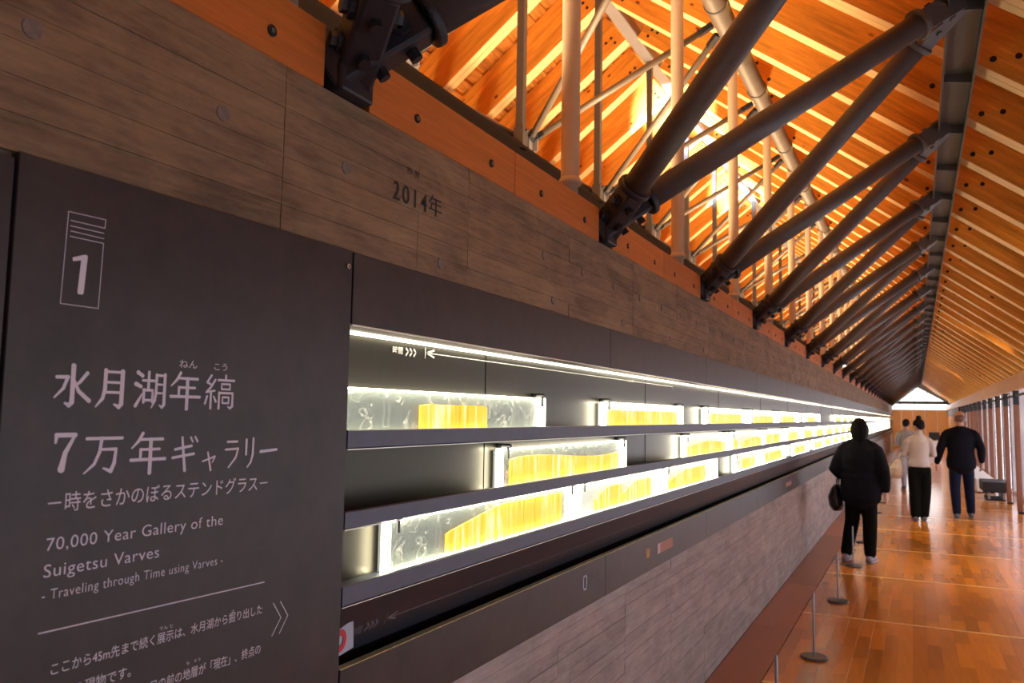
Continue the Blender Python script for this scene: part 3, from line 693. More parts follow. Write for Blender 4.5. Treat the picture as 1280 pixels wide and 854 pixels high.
bm = B(); prism(bm, [bp(-0.070, 0.004), bp(0.070, 0.004), bp(0.070, 0.062), bp(-0.070, 0.045)], -0.005, 0.005); stf = mesh('stiffener', bm)
yy = 4.16 - 0.9075 * 5
while yy < YF:
    o = link('stiffener', stf, M['steel'], hb); o.location = (0, yy, 0); yy += 0.9075

# cast brackets and struts
def strut_set(i, yb):
    O = Vector((-1.165, yb, 2.43))
    n1 = Vector((BX - 0.03, yb + 0.9075, BZ + 0.01)); n0 = Vector((BX - 0.03, yb - 0.9075, BZ + 0.01))
    near = i < 14
    pos = 'beside the 2014 mark' if i == 1 else ('nearest the sign' if i == 0 else None)
    lab = ('black cast steel bracket %s' % (['out of view before the sign', 'standing above the sign, largest of the row'][i]) if i < 2 else
           ('black cast steel bracket, %s of the row on the wall top after the largest' % ORD[i - 2] if near else 'far tiny black cast bracket in the crowded end of the row'))
    t = thing('cast_bracket', lab, 'bracket', 'cast brackets on the wall top', (0, 0, 0))
    bm = B(); bx(bm, -1.275, -1.150, yb - 0.060, yb + 0.060, 2.3325, 2.40); bevel(bm, 0.008, 2); ob('base_block', bm, M['cast'], t)
    for n in (n0, n1):
        d = (n - O).normalized(); P = O - d * 0.085
        bm = B(); bar(bm, P, O + d * 0.19, 0.10, 0.11, w1=0.085, h1=0.10); bevel(bm, 0.01, 2)
        d_, s, u = frame(d)
        a = ob('clevis_arm', bm, M['cast'], t)
        if i < 8:
            bm = B()
            for q in (0.035, 0.125):
                c = O + d * q; tube(bm, c - s * 0.072, c + s * 0.072, 0.020, 6); tube(bm, c - s * 0.058, c + s * 0.058, 0.029, 14)
                c2 = c; tube(bm, c2 - u * 0.078, c2 + u * 0.078, 0.016, 6)
            ob('bolts', bm, M['cast'], a)
    for k, n in enumerate((n1, n0)):
        d = (n - O).normalized(); Ln = (n - O).length
        if i < 14:
            lab = 'dark pipe strut from the %s, rising %s' % (('largest black bracket' if i == 1 else 'hidden bracket before the sign') if i < 2 else '%s bracket after the largest' % ORD[i - 2], ('away along the corridor', 'steeply back towards the viewer')[k])
        else: lab = 'far thin dark strut %s in the crowded end of the row' % ('rising away', 'rising back')[k]
        s_ = thing('steel_strut', lab, 'strut', 'pipe struts between wall and beam')
        bm = B(); tube(bm, O + d * 0.20, n - d * 0.26, 0.056, 24); ob('pipe', bm, M['steel'], s_, smooth=False)
        for p in s_.children[0].data.polygons: p.use_smooth = len(p.vertices) == 4
        for q in (0.19, Ln - 0.27):
            bm = B(); tube(bm, O + d * q, O + d * (q + 0.028), 0.075, 24); bevel(bm, 0.008, 2); ob('collar', bm, M['cast'] if q < 1 else M['steel'], s_)
        bm = B(); bar(bm, O + d * (Ln - 0.25), O + d * (Ln - 0.015), 0.085, 0.095, w1=0.075, h1=0.11)
        if i < 8:
            d_, s, u = frame(d)
            for q in (0.08, 0.16):
                c = O + d * (Ln - q); tube(bm, c - u * 0.06, c + u * 0.06, 0.014, 6)
        ob('end_plate', bm, M['steel'], s_)
for i, yb in enumerate(BK): strut_set(i, yb)

# ------------------------------------------------------------ lamps in the roof, some added for fill
def spotlamp(loc, aim, power, color, label, lens, size=0.05, cone=60, group=None, blend=0.6):
    t = thing('spotlight', label, 'lamp', group)
    L_ = Vector(loc); d = (Vector(aim) - L_).normalized()
    bm = B(); tube(bm, L_ - d * 0.12, L_, size, 16); bm2 = bm; ob('lamp_housing', bm, M['black'], t)
    bm = B(); tube(bm, L_ + d * 0.001, L_ + d * 0.004, size * 0.85, 16); ob('lamp_lens', bm, lens, t)
    bm = B(); bx(bm, L_.x - 0.01, L_.x + 0.01, L_.y - 0.01, L_.y + 0.01, L_.z - 0.18, L_.z - 0.05); ob('lamp_bracket', bm, M['black'], t)
    if power:
        l = bpy.data.lights.new('spot', 'SPOT'); l.energy = power; l.color = color; l.spot_size = math.radians(cone); l.spot_blend = blend; l.shadow_soft_size = 0.04
        o = bpy.data.objects.new('spot', l); C.objects.link(o); o.location = L_ + d * 0.02
        o.rotation_euler = d.to_track_quat('-Z', 'Y').to_euler(); o.parent = t
for j, yy in enumerate((9.2, 11.4, 13.8)):  # added lamps imitating daylight patches on the rafters near the ridge
    spotlamp((XR - 0.2, yy, 3.98), (XR + 0.05, yy + 1.9, 6.1), 7000, (0.62, 0.80, 1.0), 'added white uplight on the ridge chord imitating daylight, %s of three' % ORD[j], M['warmlamp'], 0.06, 34, 'added uplights on the ridge chord')
for j, (yy, p) in enumerate(((9.1, 30), (16.6, 45), (29.0, 70), (40.0, 90))):
    spotlamp((1.70, yy - 1.2, 2.40), (0.75, yy, 3.32), p, (1.0, 0.62, 0.25), 'small warm uplight hidden behind the eave timber, %s from the viewer' % ORD[j], M['warmlamp'], 0.04, 42, 'uplights behind the eave timber', 1.0)
for j, (yy, z) in enumerate(((34.2, 4.0), (32.0, 3.76), (30.3, 3.59), (31.7, 3.42), (29.8, 3.25), (28.4, 3.08), (23.8, 2.93), (22.1, 2.98))):
    spotlamp((-1.6, yy, z), (-1.0, yy - 4, z - 0.6), 0, None, 'tiny sparkling white spotlight far off behind the struts', M['lamp'], 0.07, group='far spotlights')

for j, (yy, p) in enumerate(((10.16, 330), (13.79, 260))):  # added lamps, kept out of sight, to brighten the corridor floor
    spotlamp((0.62, yy, 3.78), (0.45, yy - 0.2, 0), p, (1.0, 0.78, 0.50), 'added black downlight hidden between the rafters to brighten the floor, %s of two' % ORD[j], M['warmlamp'], 0.035, 54, 'added downlights over the corridor', 1.0)
area('end_wall_fill', (0.2, 46.5, 2.35), (2.0, 0.2), 40, (1.0, 0.80, 0.55), (math.radians(62), 0, 0))  # added fill light that brightens the end wall
# ------------------------------------------------------------ floor
fl = struct('floor')
bm = B(); bx(bm, -7.5, 2.4, YN, YF + 1, -0.06, -0.014); ob('subfloor', bm, M['groove'], fl)
XS, XE = -0.878, 1.95
nrow = 31; pw = (XE - XS) / nrow
SY = [7.2 + 1.975 * i for i in range(-4, 23)]
cells = []
for s0, s1 in zip(SY, SY[1:]):
    for r in range(nrow):
        off = (0.0, 0.62, 0.30, 0.80, 0.46)[r % 5] * 0.9
        c0 = s0 + 0.18 + off * 0.55; cuts = [s0 + 0.02, c0, c0 + 0.62] + ([c0 + 1.24] if c0 + 1.24 < s1 - 0.15 else []) + [s1 - 0.02]
        for a, b in zip(cuts, cuts[1:]): cells.append((XS + r * pw, a, b))
vis = [c for c in cells if c[2] > 4.3 and (c[0] < (c[1] - 3.6) * 0.30 + 0.1)]
vis.sort(key=lambda c: c[1]); ind = set(vis[:298])
me_cache = {}
stuff = B()
for c in cells:
    x, a, b = c
    h = R_.uniform(-0.0005, 0.0)
    if c in ind:
        key = round(b - a, 3)
        if key not in me_cache:
            bm = B(); bx(bm, 0.0002, pw - 0.0002, 0.0002, b - a - 0.0002, -0.014, 0.0); bevel(bm, 0.0005); me_cache[key] = mesh('floor_plank', bm)
        o = link('floor_plank', me_cache[key], M['plank'], fl); o.location = (x, a, h)
    else: bx(stuff, x + 0.0001, x + pw - 0.0001, a + 0.0001, b - 0.0001, -0.014, h * 0.2)
M['plank_far'] = floor_mat('varnished_oak_planks_far', (0.62, 0.215, 0.018), (0.48, 0.155, 0.013), 0.20)
fo = ob('floor_planks', stuff, M['plank_far'], fl, kind='stuff')
at_ = fo.data.attributes.new('tone', 'FLOAT', 'FACE')
for i in range(0, len(fo.data.polygons), 6):
    t_ = R_.uniform(0.70, 1.15)
    for q in range(6): at_.data[i + q].value = t_
_nt = M['plank_far'].node_tree; _p = _nt.nodes['Principled BSDF']; _src = _p.inputs['Base Color'].links[0].from_socket
_a = _nt.nodes.new('ShaderNodeAttribute'); _a.attribute_name = 'tone'
_m = _nt.nodes.new('ShaderNodeVectorMath'); _m.operation = 'SCALE'; _nt.links.new(_a.outputs['Fac'], _m.inputs['Scale'])
_m.inputs[0].default_value = (0.60, 0.205, 0.017); _nt.links.new(_m.outputs[0], _p.inputs['Base Color'])
for s in SY:
    bm = B(); bx(bm, XS, XE, s - 0.019, s + 0.019, -0.014, 0.0); ob('inlay_strip', bm, M['strip'], fl)
y = YN
while y < YF:
    for a, b in ((-1.176, -0.884),):
        bm = B(); bx(bm, a, b, y, y + 1.81, -0.014, -0.001); ob('edge_board', bm, M['edgeplank'], fl)
    y += 1.815
bm = B(); bx(bm, -7.5, -1.46, YN, YF, -0.014, 0); ob('side_floor', bm, M['plank'], fl)

# stanchions
lm = B(); lathe(lm, [(0, 0), (0.085, 0), (0.088, 0.004), (0.088, 0.012), (0.084, 0.016), (0, 0.018)], 32); sb = mesh('base_disc', lm, False)
lm = B(); lathe(lm, [(0.0075, 0.016), (0.0075, 0.425), (0.0055, 0.430), (0, 0.431)], 14); sp = mesh('pole', lm, True)
SYs = [4.27, 5.884, 7.756, 9.678] + [11.6 + 1.9 * i for i in range(18)]
for i, yy in enumerate(SYs):
    lab = ('low steel stanchion at the bottom edge, only its tip in view', 'low steel stanchion on disc base, nearest one fully in view', 'low steel stanchion on disc base, second fully in view', 'low steel stanchion right in front of the woman in black', 'low steel stanchion behind the legs of the woman in black')[i] if i < 5 else 'far low steel stanchion in the row beyond the woman in black'
    t = thing('stanchion', lab, 'stanchion', 'low stanchions along the gallery wall', (-0.648, yy, 0))
    link('base_disc', sb, M['stan_base'], t); link('pole', sp, M['stan'], t)

# ------------------------------------------------------------ right side
wr = struct('wall_right')
y = YN; ymax = 36.0
bm = B(); bx(bm, 1.93, 1.99, YN, ymax, 0, 0.05); ob('sill', bm, M['white'], wr)
P0 = 16.74 - 1.83 * 10
PY = [P0 + 1.83 * i for i in range(0, 22)]
for i, yy in enumerate(PY):
    if yy < YN: continue
    p = struct('trim_%d' % (i + 3))
    bm = B(); bx(bm, 1.555, 1.635, yy - 0.055, yy + 0.055, 0.03, 1.90); bevel(bm, 0.004); ob('post', bm, M['post_wood'], p)
    bm = B(); bx(bm, 1.550, 1.640, yy - 0.045, yy + 0.045, 1.90, 2.28); ob('post_head', bm, M['black'], p)
    bm = B(); bx(bm, 1.56, 1.66, yy - 0.035, yy + 0.035, 0.0, 0.03); ob('post_foot', bm, M['black'], p)
bm = B(); tube(bm, (1.60, YN, 2.06), (1.60, ymax, 2.06), 0.022, 12); ob('tie_rod', bm, M['black'], wr)
for i in range(22):
    a = P0 + 1.83 * i
    if a + 1.83 < YN: continue
    w_ = struct('window_%d' % (i + 1))
    bm = B(); bx(bm, 1.955, 1.965, a + 0.05, a + 1.35, 0.05, 2.40); ob('pane', bm, M['sideglass'], w_)
    bm = B(); bx(bm, 1.955, 1.965, a + 1.38, a + 1.80, 0.05, 2.40); ob('pane', bm, M['brightgap'], w_)
    bm = B(); bx(bm, 1.93, 1.98, a + 1.35, a + 1.38, 0.05, 2.40); bx(bm, 1.93, 1.98, a + 1.80, a + 1.88, 0.05, 2.40); bx(bm, 1.93, 1.98, a, a + 1.83, 2.40, 2.46); ob('window_frame', bm, M['post_wood'], w_)
# eave timber
t3 = struct('trim_30')
y = YN
while y < YF:
    bm = B(); bx(bm, 1.53, 1.62, y, min(y + 3.627, YF), 2.145, 2.405); bevel(bm, 0.003); ob('eave_timber', bm, M['eave'], t3); y += 3.63
bm = B(); bx(bm, 1.99, 2.35, YN, YF, 0, 2.46); bm.free()
# end part of the right wall: tan panels under a blue-grey band
bm = B(); bx(bm, 1.60, 1.70, ymax, YF, 0, 1.80); ob('tan_panel', bm, M['endwood'], wr)
bm = B(); bx(bm, 1.60, 1.70, ymax, YF, 1.80, 2.42); ob('upper_band', bm, M['greywall'], wr)
# end wall
we = struct('wall_end')
x = -1.32
while x < 1.6:
    bm = B(); bx(bm, x, min(x + 0.60, 1.62) - 0.004, YF - 0.05, YF, 0, 2.175); ob('wood_panel', bm, M['endwood'], we); x += 0.60
bm = B(); bx(bm, -7.5, -1.32, YF - 0.05, YF, 0, 6.2); ob('side_end_panel', bm, M['endwood'], we)
bm = B(); bx(bm, 1.60, 2.4, YF - 0.05, YF, 0, 2.6); ob('side_end_panel', bm, M['greywall'], we)
wg = struct('window_40')
def pane(x0, x1, zf):
    bm = B(); vv = [(x0, 2.20), (x1, 2.20), (x1, zf(x1)), (x0, zf(x0))]
    a = [bm.verts.new((x, YF - 0.03, z)) for x, z in vv]; b = [bm.verts.new((x, YF - 0.02, z)) for x, z in vv]
    bm.faces.new(a); bm.faces.new(b[::-1])
    for i in range(4): bm.faces.new((a[i], a[(i + 1) % 4], b[(i + 1) % 4], b[i]))
    ob('pane', bm, M['skylit'], wg)
xs = [-1.32, -0.75, -0.06, 0.60, 1.62, 2.4]
for a, b in zip(xs, xs[1:]): pane(a + 0.02, b - 0.02, lambda x: 2.60 + 1.2 * 1 if x < 0 else min(3.8, zr(x) + 0.2))
bm = B()
for xv in xs[1:4]: bx(bm, xv - 0.012, xv + 0.012, YF - 0.05, YF - 0.03, 2.2, 3.6)
ob('mullion', bm, M['black'], wg)
bm = B(); bx(bm, -1.32, 1.66, YF - 0.28, YF - 0.05, 2.49, 2.65); ob('tie_beam', bm, M['black'], wg)
# sloping soffit framing that shapes the gable light
bm = B()
for (x0, z0, x1, z1) in ((-1.32, 2.55, 0.16, 3.42), (0.16, 3.42, 1.62, 2.55)):
    a = [bm.verts.new(p) for p in ((x0, YF - 0.06, z0), (x1, YF - 0.06, z1), (x1, YF - 0.06, z1 + 1.3), (x0, YF - 0.06, z0 + 1.3 + (0.97 if x0 < 0 else 0)))]
    b = [bm.verts.new(v.co + Vector((0, 0.03, 0))) for v in a]
    bm.faces.new(a); bm.faces.new(b[::-1])
    for i in range(4): bm.faces.new((a[i], a[(i + 1) % 4], b[(i + 1) % 4], b[i]))
ob('gable_soffit', bm, M['greywall'], wg)
# remaining enclosure
wb = struct('wall_back'); bm = B(); bx(bm, -7.5, 2.4, YN - 0.1, YN, 0, 6.4); ob('back_panel', bm, M['greywall'], wb)
wf = struct('wall_far_left'); bm = B(); bx(bm, -7.6, -7.5, YN, YF, 0, 2.6); ob('side_panel', bm, M['endwood'], wf)

# bench, white plinth, pedestal
bn = thing('bench', 'low black bench standing by the right posts', 'bench', None, (1.43, 19.3, 0))
bm = B(); bx(bm, -0.24, 0.24, -0.2, 0.9, 0.16, 0.37); bevel(bm, 0.012, 2); ob('seat', bm, M['black'], bn)
for a in (-0.13, 0.13):
    for b in (-0.12, 0.8):
        bm = B(); bx(bm, a - 0.02, a + 0.02, b - 0.02, b + 0.02, 0.02, 0.165); ob('leg', bm, M['stan'], bn)
bm = B(); bx(bm, -0.16, 0.16, -0.14, 0.84, 0.0, 0.022); ob('foot_plate', bm, M['black'], bn)
pl = thing('plinth', 'long low white plinth running behind the black bench', 'plinth', None, (1.2, 21.0, 0))
bm = B(); bx(bm, -0.02, 0.36, 0, 8.5, 0.02, 0.30); bevel(bm, 0.006); ob('plinth_body', bm, M['white'], pl)
bm = B(); bx(bm, 0.01, 0.33, 0.03, 8.47, 0.0, 0.02); ob('plinth_foot', bm, M['black'], pl)
pd = thing('pedestal', 'small pale pedestal with dark screen near the tan end wall', 'pedestal', None, (0.60, 33.7, 0))
bm = B(); bx(bm, -0.2, 0.2, -0.15, 0.15, 0, 0.85); bevel(bm, 0.01); ob('pedestal_body', bm, M['white'], pd)
bm = B(); bx(bm, -0.18, 0.18, -0.03, 0.01, 0.88, 1.16); bx(bm, -0.03, 0.03, 0.0, 0.03, 0.84, 1.0); ob('screen', bm, M['black'], pd)

# ------------------------------------------------------------ people
def chain(bm, pts, n=14):
    """closed tapering limb: pts = [(Vector, ra, rb)], ra along the body's x, rb along the other"""
    P = [Vector(p[0]) for p in pts]; rows = []
    m = len(P)
    for i, (p, ra, rb) in enumerate(pts):
        t = (P[min(i + 1, m - 1)] - P[max(i - 1, 0)]).normalized()
        x = Vector((1, 0, 0)); x = (x - t * x.dot(t))
        if x.length < 0.25: x = Vector((0, 1, 0)) - t * t.y
        x.normalize(); y = t.cross(x).normalized()
        if i == 0: rows.append((P[0] - t * min(ra, rb) * 0.7, x, y, ra * 0.55, rb * 0.55))
        rows.append((P[i], x, y, ra, rb))
        if i == m - 1: rows.append((P[i] + t * min(ra, rb) * 0.7, x, y, ra * 0.55, rb * 0.55))
    R = [[bm.verts.new(c + x * (ra * math.cos(2 * PI * k / n)) + y * (rb * math.sin(2 * PI * k / n))) for k in range(n)] for c, x, y, ra, rb in rows]
    for a, b in zip(R, R[1:]):
        for k in range(n): bm.faces.new((a[k], a[(k + 1) % n], b[(k + 1) % n], b[k]))
    bm.faces.new(R[0][::-1]); bm.faces.new(R[-1])
def ell(bm, c, r, rot=None):
    g = bmesh.ops.create_icosphere(bm, subdivisions=3, radius=1)
    m = Matrix.Translation(c) @ (rot or Matrix()) @ Matrix.Diagonal((*r, 1))
    bmesh.ops.transform(bm, matrix=m, verts=g['verts'])
def fused(name, bm, material, parent, voxel, smooth=2):
    me = bpy.data.meshes.new(name); bmesh.ops.recalc_face_normals(bm, faces=bm.faces[:]); bm.to_mesh(me); bm.free()
    o = bpy.data.objects.new(name, me); C.objects.link(o)
    r = o.modifiers.new('r', 'REMESH'); r.mode = 'VOXEL'; r.voxel_size = voxel; r.use_smooth_shade = True
    s_ = o.modifiers.new('s', 'SMOOTH'); s_.iterations = smooth; s_.factor = 0.6
    me2 = bpy.data.meshes.new_from_object(o.evaluated_get(bpy.context.evaluated_depsgraph_get()))
    bpy.data.objects.remove(o); me2.name = name; me2.materials.clear()
    for p in me2.polygons: p.use_smooth = True
    return link(name, me2, material, parent)
V = Vector
def hand(bm, wrist, d, nrm, side):
    """palm and five bent fingers; d = direction of the fingers, nrm = back of the hand"""
    d = V(d).normalized(); nrm = (V(nrm) - d * V(nrm).dot(d)).normalized(); w = d.cross(nrm).normalized() * side
    q = V(wrist)
    for a in (-0.026, -0.009, 0.009, 0.026):
        chain(bm, [(q + w * a * 0.55, 0.013, 0.013), (q + d * 0.05 + w * a * 0.9, 0.014, 0.014), (q + d * 0.092 + w * a * 1.15, 0.011, 0.011)], 8)
    for a, L_ in ((-0.030, 0.052), (-0.011, 0.066), (0.010, 0.072), (0.031, 0.063)):
        b0 = q + d * 0.092 + w * a * 1.25
        b1 = b0 + (d * 0.92 - nrm * 0.25).normalized() * L_ * 0.5; b2 = b1 + (d * 0.6 - nrm * 0.75).normalized() * L_ * 0.3; b3 = b2 + (d * 0.3 - nrm).normalized() * L_ * 0.22
        chain(bm, [(b0, 0.009, 0.009), (b1, 0.0085, 0.0085), (b2, 0.008, 0.008), (b3, 0.0075, 0.0075)], 8)
    t0 = q + d * 0.03 + w * 0.026; t1 = t0 + (d * 0.6 + w * 0.7 - nrm * 0.2).normalized() * 0.038; t2 = t1 + (d * 0.95 + w * 0.15 - nrm * 0.4).normalized() * 0.030
    chain(bm, [(t0, 0.012, 0.012), (t1, 0.010, 0.010), (t2, 0.009, 0.009)], 8)
SKIN = mat('skin', (0.50, 0.27, 0.17), 0.5, var=0.08); HAIRM = mat('black_hair', (0.007, 0.006, 0.006), 0.7, spec=0.15, var=0.4, vscale=40, stretch=(1, 1, 0.1))
LIP = mat('lip', (0.38, 0.12, 0.10), 0.45); EYE = mat('eye_dark', (0.02, 0.015, 0.012), 0.2)
def person(label, loc, H, turn, arms, legs, top, trousers, shoe, hair, shw=0.115, girth=1.0, headturn=0.0, nod=0.0, puffy=0.0, hem=0.47, collar=False, group=None):
    """local frame: the person faces +Y; arms / legs give the joints in metres for the left (-x) and right (+x) side"""
    t = thing('person', label, 'person', group)
    t.location = loc; t.rotation_euler = (0, 0, turn)
    k = H / 1.65
    hz = H * 0.925; hc = V((0, 0.015, hz)); neck = V((0, 0.0, H * 0.855))
    hr = Matrix.Translation(hc) @ Matrix.Rotation(headturn, 4, 'Z') @ Matrix.Rotation(-nod, 4, 'X')
    body = B()
    def hp(x, y, z): return hr @ V((x * k, y * k, z * k))
    rt = hr.to_3x3().to_4x4()
    ell(body, hp(0, -0.008, 0.022), (0.075 * k, 0.092 * k, 0.095 * k), rt)      # cranium
    ell(body, hp(0, 0.022, -0.045), (0.058 * k, 0.068 * k, 0.070 * k), rt)      # face and jaw
    ell(body, hp(0, 0.062, -0.092), (0.022 * k, 0.022 * k, 0.018 * k), rt)      # chin
    chain(body, [(hp(0, 0.085, 0.012), 0.009 * k, 0.009 * k), (hp(0, 0.103, -0.022), 0.013 * k, 0.013 * k), (hp(0, 0.092, -0.035), 0.015 * k, 0.010 * k)], 8)
    for s in (-1, 1): ell(body, hp(s * 0.076, -0.002, -0.015), (0.010 * k, 0.020 * k, 0.030 * k), rt)
    chain(body, [(neck - V((0, 0, 0.06)), 0.062 * k, 0.060 * k), (neck + V((0, 0.0, 0.02)), 0.050 * k, 0.050 * k), (hc - V((0, 0, 0.05)), 0.050 * k, 0.055 * k)])
    g = girth
    chain(body, [(V((0, 0, H * 0.50)), 0.150 * k * g, 0.105 * k * g), (V((0, 0, H * 0.56)), 0.150 * k * g, 0.100 * k * g), (V((0, 0, H * 0.62)), 0.125 * k * g, 0.090 * k * g), (V((0, 0.0, H * 0.72)), 0.145 * k * g, 0.100 * k * g), (V((0, -0.005, H * 0.775)), 0.140 * k * g, 0.088 * k * g), (V((0, 0, H * 0.82)), 0.075 * k, 0.060 * k)])
    S = {}
    for s, A in ((-1, arms[0]), (1, arms[1])):
        sh = V((s * shw * H * 0.94, 0, H * 0.785)); el, wr, hd, hn = V(A[0]), V(A[1]), V(A[2]), V(A[3]); S[s] = (sh, el, wr)
        chain(body, [(V((s * 0.05, 0, H * 0.812)), 0.045 * k, 0.040 * k), (sh + V((-s * 0.02, 0, -0.01)), 0.045 * k, 0.042 * k)])
        ell(body, sh + V((0, 0, -0.012)), (0.050 * k, 0.050 * k, 0.050 * k))
        chain(body, [(sh + V((0, 0, -0.02)), 0.048 * k, 0.050 * k), (sh.lerp(el, 0.5), 0.043 * k, 0.043 * k), (el, 0.036 * k, 0.036 * k), (el.lerp(wr, 0.35), 0.036 * k, 0.036 * k), (wr, 0.024 * k, 0.021 * k)])
        hand(body, wr, hd, hn, s)
    for s, Lg in ((-1, legs[0]), (1, legs[1])):
        hip = V((s * 0.052 * H, 0, H * 0.51)); kn, an = V(Lg[0]), V(Lg[1])
        chain(body, [(hip, 0.082 * k, 0.088 * k), (hip.lerp(kn, 0.5), 0.070 * k, 0.075 * k), (kn, 0.052 * k, 0.055 * k), (kn.lerp(an, 0.35), 0.048 * k, 0.055 * k), (an, 0.032 * k, 0.036 * k)])
        chain(body, [(an + V((0, -0.03, -0.03)), 0.035, 0.035), (an + V((0, 0.08, -0.045)), 0.040, 0.028), (an + V((0, 0.15, -0.055)), 0.038, 0.02)])
    fused('body', body, SKIN, t, 0.0085)
    # face details
    for s in (-1, 1):
        bm = B(); ell(bm, hp(s * 0.031, 0.079, 0.004), (0.013 * k, 0.008 * k, 0.006 * k), rt); ob('eye', bm, EYE, t, smooth=True)
    bm = B(); ell(bm, hp(0, 0.084, -0.058), (0.022 * k, 0.008 * k, 0.006 * k), rt); ob('mouth', bm, LIP, t, smooth=True)
    # top garment
    pf = puffy; bm = B(); hm = H * hem
    ch = [(V((0, 0, hm)), (0.165 * g + pf) * k, (0.118 * g + pf) * k), (V((0, 0, (hm + H * 0.60) / 2)), (0.165 * g + pf * 1.2) * k, (0.115 * g + pf) * k), (V((0, 0, H * 0.61)), (0.145 * g + pf * 1.1) * k, (0.108 * g + pf) * k),
          (V((0, 0, H * 0.72)), (0.162 * g + pf) * k, (0.116 * g + pf) * k), (V((0, -0.006, H * 0.775)), (0.160 * g + pf * 0.8) * k, (0.105 * g + pf * 0.8) * k), (V((0, -0.004, H * 0.81)), (0.115 * g + pf * 0.5) * k, (0.085 + pf * 0.5) * k), (V((0, 0, H * 0.842)), (0.062 + pf * 0.4) * k, (0.060 + pf * 0.4) * k)]
    chain(bm, ch, 20)
    if collar: chain(bm, [(V((0, -0.005, H * 0.83)), (0.072 + pf * 0.5) * k, (0.07 + pf * 0.5) * k), (V((0, 0, H * 0.872)), (0.058 + pf * 0.3) * k, (0.06 + pf * 0.3) * k)])
    for s in (-1, 1):
        sh, el, wr = S[s]; q = pf * 0.75
        chain(bm, [(V((s * 0.03, 0, H * 0.815)), (0.058 + q) * k, (0.040 + q * 0.6) * k), (sh + V((-s * 0.01, 0, -0.006)), (0.054 + q) * k, (0.042 + q * 0.7) * k)])
        ell(bm, sh + V((0, 0, -0.018)), ((0.054 + q) * k, (0.058 + q) * k, (0.050 + q * 0.8) * k))
        chain(bm, [(sh + V((0, 0, -0.03)), (0.058 + q) * k, (0.060 + q) * k), (sh.lerp(el, 0.5), (0.054 + q) * k, (0.054 + q) * k), (el, (0.049 + q) * k, (0.049 + q) * k), (el.lerp(wr, 0.45), (0.045 + q * 0.9) * k, (0.045 + q * 0.9) * k), (el.lerp(wr, 0.92), (0.036 + q * 0.5) * k, (0.034 + q * 0.5) * k)])
    if pf > 0.03:   # quilting seams as shallow rolls
        z = hm + 0.06
        while z < H * 0.76:
            f = 1.0 if z < H * 0.64 else 1.02
            chain(bm, [(V((0, 0, z - 0.018)), (0.163 * g + pf * 1.0) * k * f, (0.113 * g + pf * 1.0) * k), (V((0, 0, z + 0.018)), (0.163 * g + pf * 1.0) * k * f, (0.113 * g + pf * 1.0) * k)], 20); z += 0.095
    top_o = fused('jacket' if pf or collar is False else 'sweater', bm, top, t, 0.011, 2)
    # trousers
    bm = B(); wd = trousers[1]
    chain(bm, [(V((0, 0, H * 0.475)), 0.155 * k * g, 0.115 * k * g), (V((0, 0, H * 0.53)), 0.155 * k * g, 0.110 * k * g), (V((0, 0, H * 0.60)), 0.140 * k * g, 0.100 * k * g)], 20)
    for s, Lg in ((-1, legs[0]), (1, legs[1])):
        hip = V((s * 0.050 * H, 0, H * 0.51)); kn, an = V(Lg[0]), V(Lg[1]); an2 = an + V((0, 0, 0.018))
        chain(bm, [(hip, 0.090 * k, 0.100 * k), (hip.lerp(kn, 0.5), (0.080 + wd * 0.5) * k, (0.085 + wd * 0.5) * k), (kn, (0.063 + wd) * k, (0.067 + wd) * k), (kn.lerp(an2, 0.5), (0.056 + wd) * k, (0.062 + wd) * k), (an2, (0.046 + wd) * k, (0.052 + wd) * k)])
    fused('trousers', bm, trousers[0], t, 0.011)
    for s, Lg in ((-1, legs[0]), (1, legs[1])):
        an = V(Lg[1]); zf = an.z - 0.075
        bm = B(); chain(bm, [(V((an.x, an.y - 0.055, zf + 0.040)), 0.042, 0.040), (V((an.x + s * 0.004, an.y + 0.05, zf + 0.042)), 0.047, 0.038), (V((an.x + s * 0.010, an.y + 0.14, zf + 0.030)), 0.042, 0.024)])
        chain(bm, [(V((an.x, an.y - 0.03, zf + 0.06)), 0.037, 0.040), (V((an.x, an.y - 0.012, zf + 0.095)), 0.038, 0.040)])
        sh = fused('shoe', bm, shoe[0], t, 0.008)
        bm = B(); chain(bm, [(V((an.x, an.y - 0.055, zf + 0.014)), 0.041, 0.013), (V((an.x + s * 0.004, an.y + 0.05, zf + 0.014)), 0.047, 0.013), (V((an.x + s * 0.010, an.y + 0.145, zf + 0.014)), 0.043, 0.013)])
        ob('sole', bm, shoe[1], sh, smooth=True)
    # hair
    if hair:
        bm = B()
        if hair == 'bob':
            ell(bm, hp(0, -0.018, 0.030), (0.090 * k, 0.100 * k, 0.100 * k), rt)
            chain(bm, [(hp(0, -0.035, 0.03), 0.095 * k, 0.075 * k), (hp(0, -0.045, -0.04), 0.098 * k, 0.070 * k), (hp(0, -0.045, -0.11), 0.080 * k, 0.055 * k), (hp(0, -0.04, -0.15), 0.060 * k, 0.045 * k)])
            for s in (-1, 1): chain(bm, [(hp(s * 0.068, 0.01, 0.04), 0.026 * k, 0.045 * k), (hp(s * 0.075, 0.005, -0.04), 0.022 * k, 0.040 * k), (hp(s * 0.066, 0.0, -0.10), 0.018 * k, 0.030 * k)])
        elif hair == 'bun':
            ell(bm, hp(0, -0.020, 0.034), (0.084 * k, 0.095 * k, 0.092 * k), rt)
            ell(bm, hp(0, -0.050, -0.005), (0.072 * k, 0.055 * k, 0.065 * k), rt)
            ell(bm, hp(0, -0.048, 0.135), (0.043 * k, 0.043 * k, 0.038 * k)); chain(bm, [(hp(0, -0.03, 0.09), 0.03, 0.03), (hp(0, -0.045, 0.13), 0.03, 0.03)])
        elif hair == 'short':
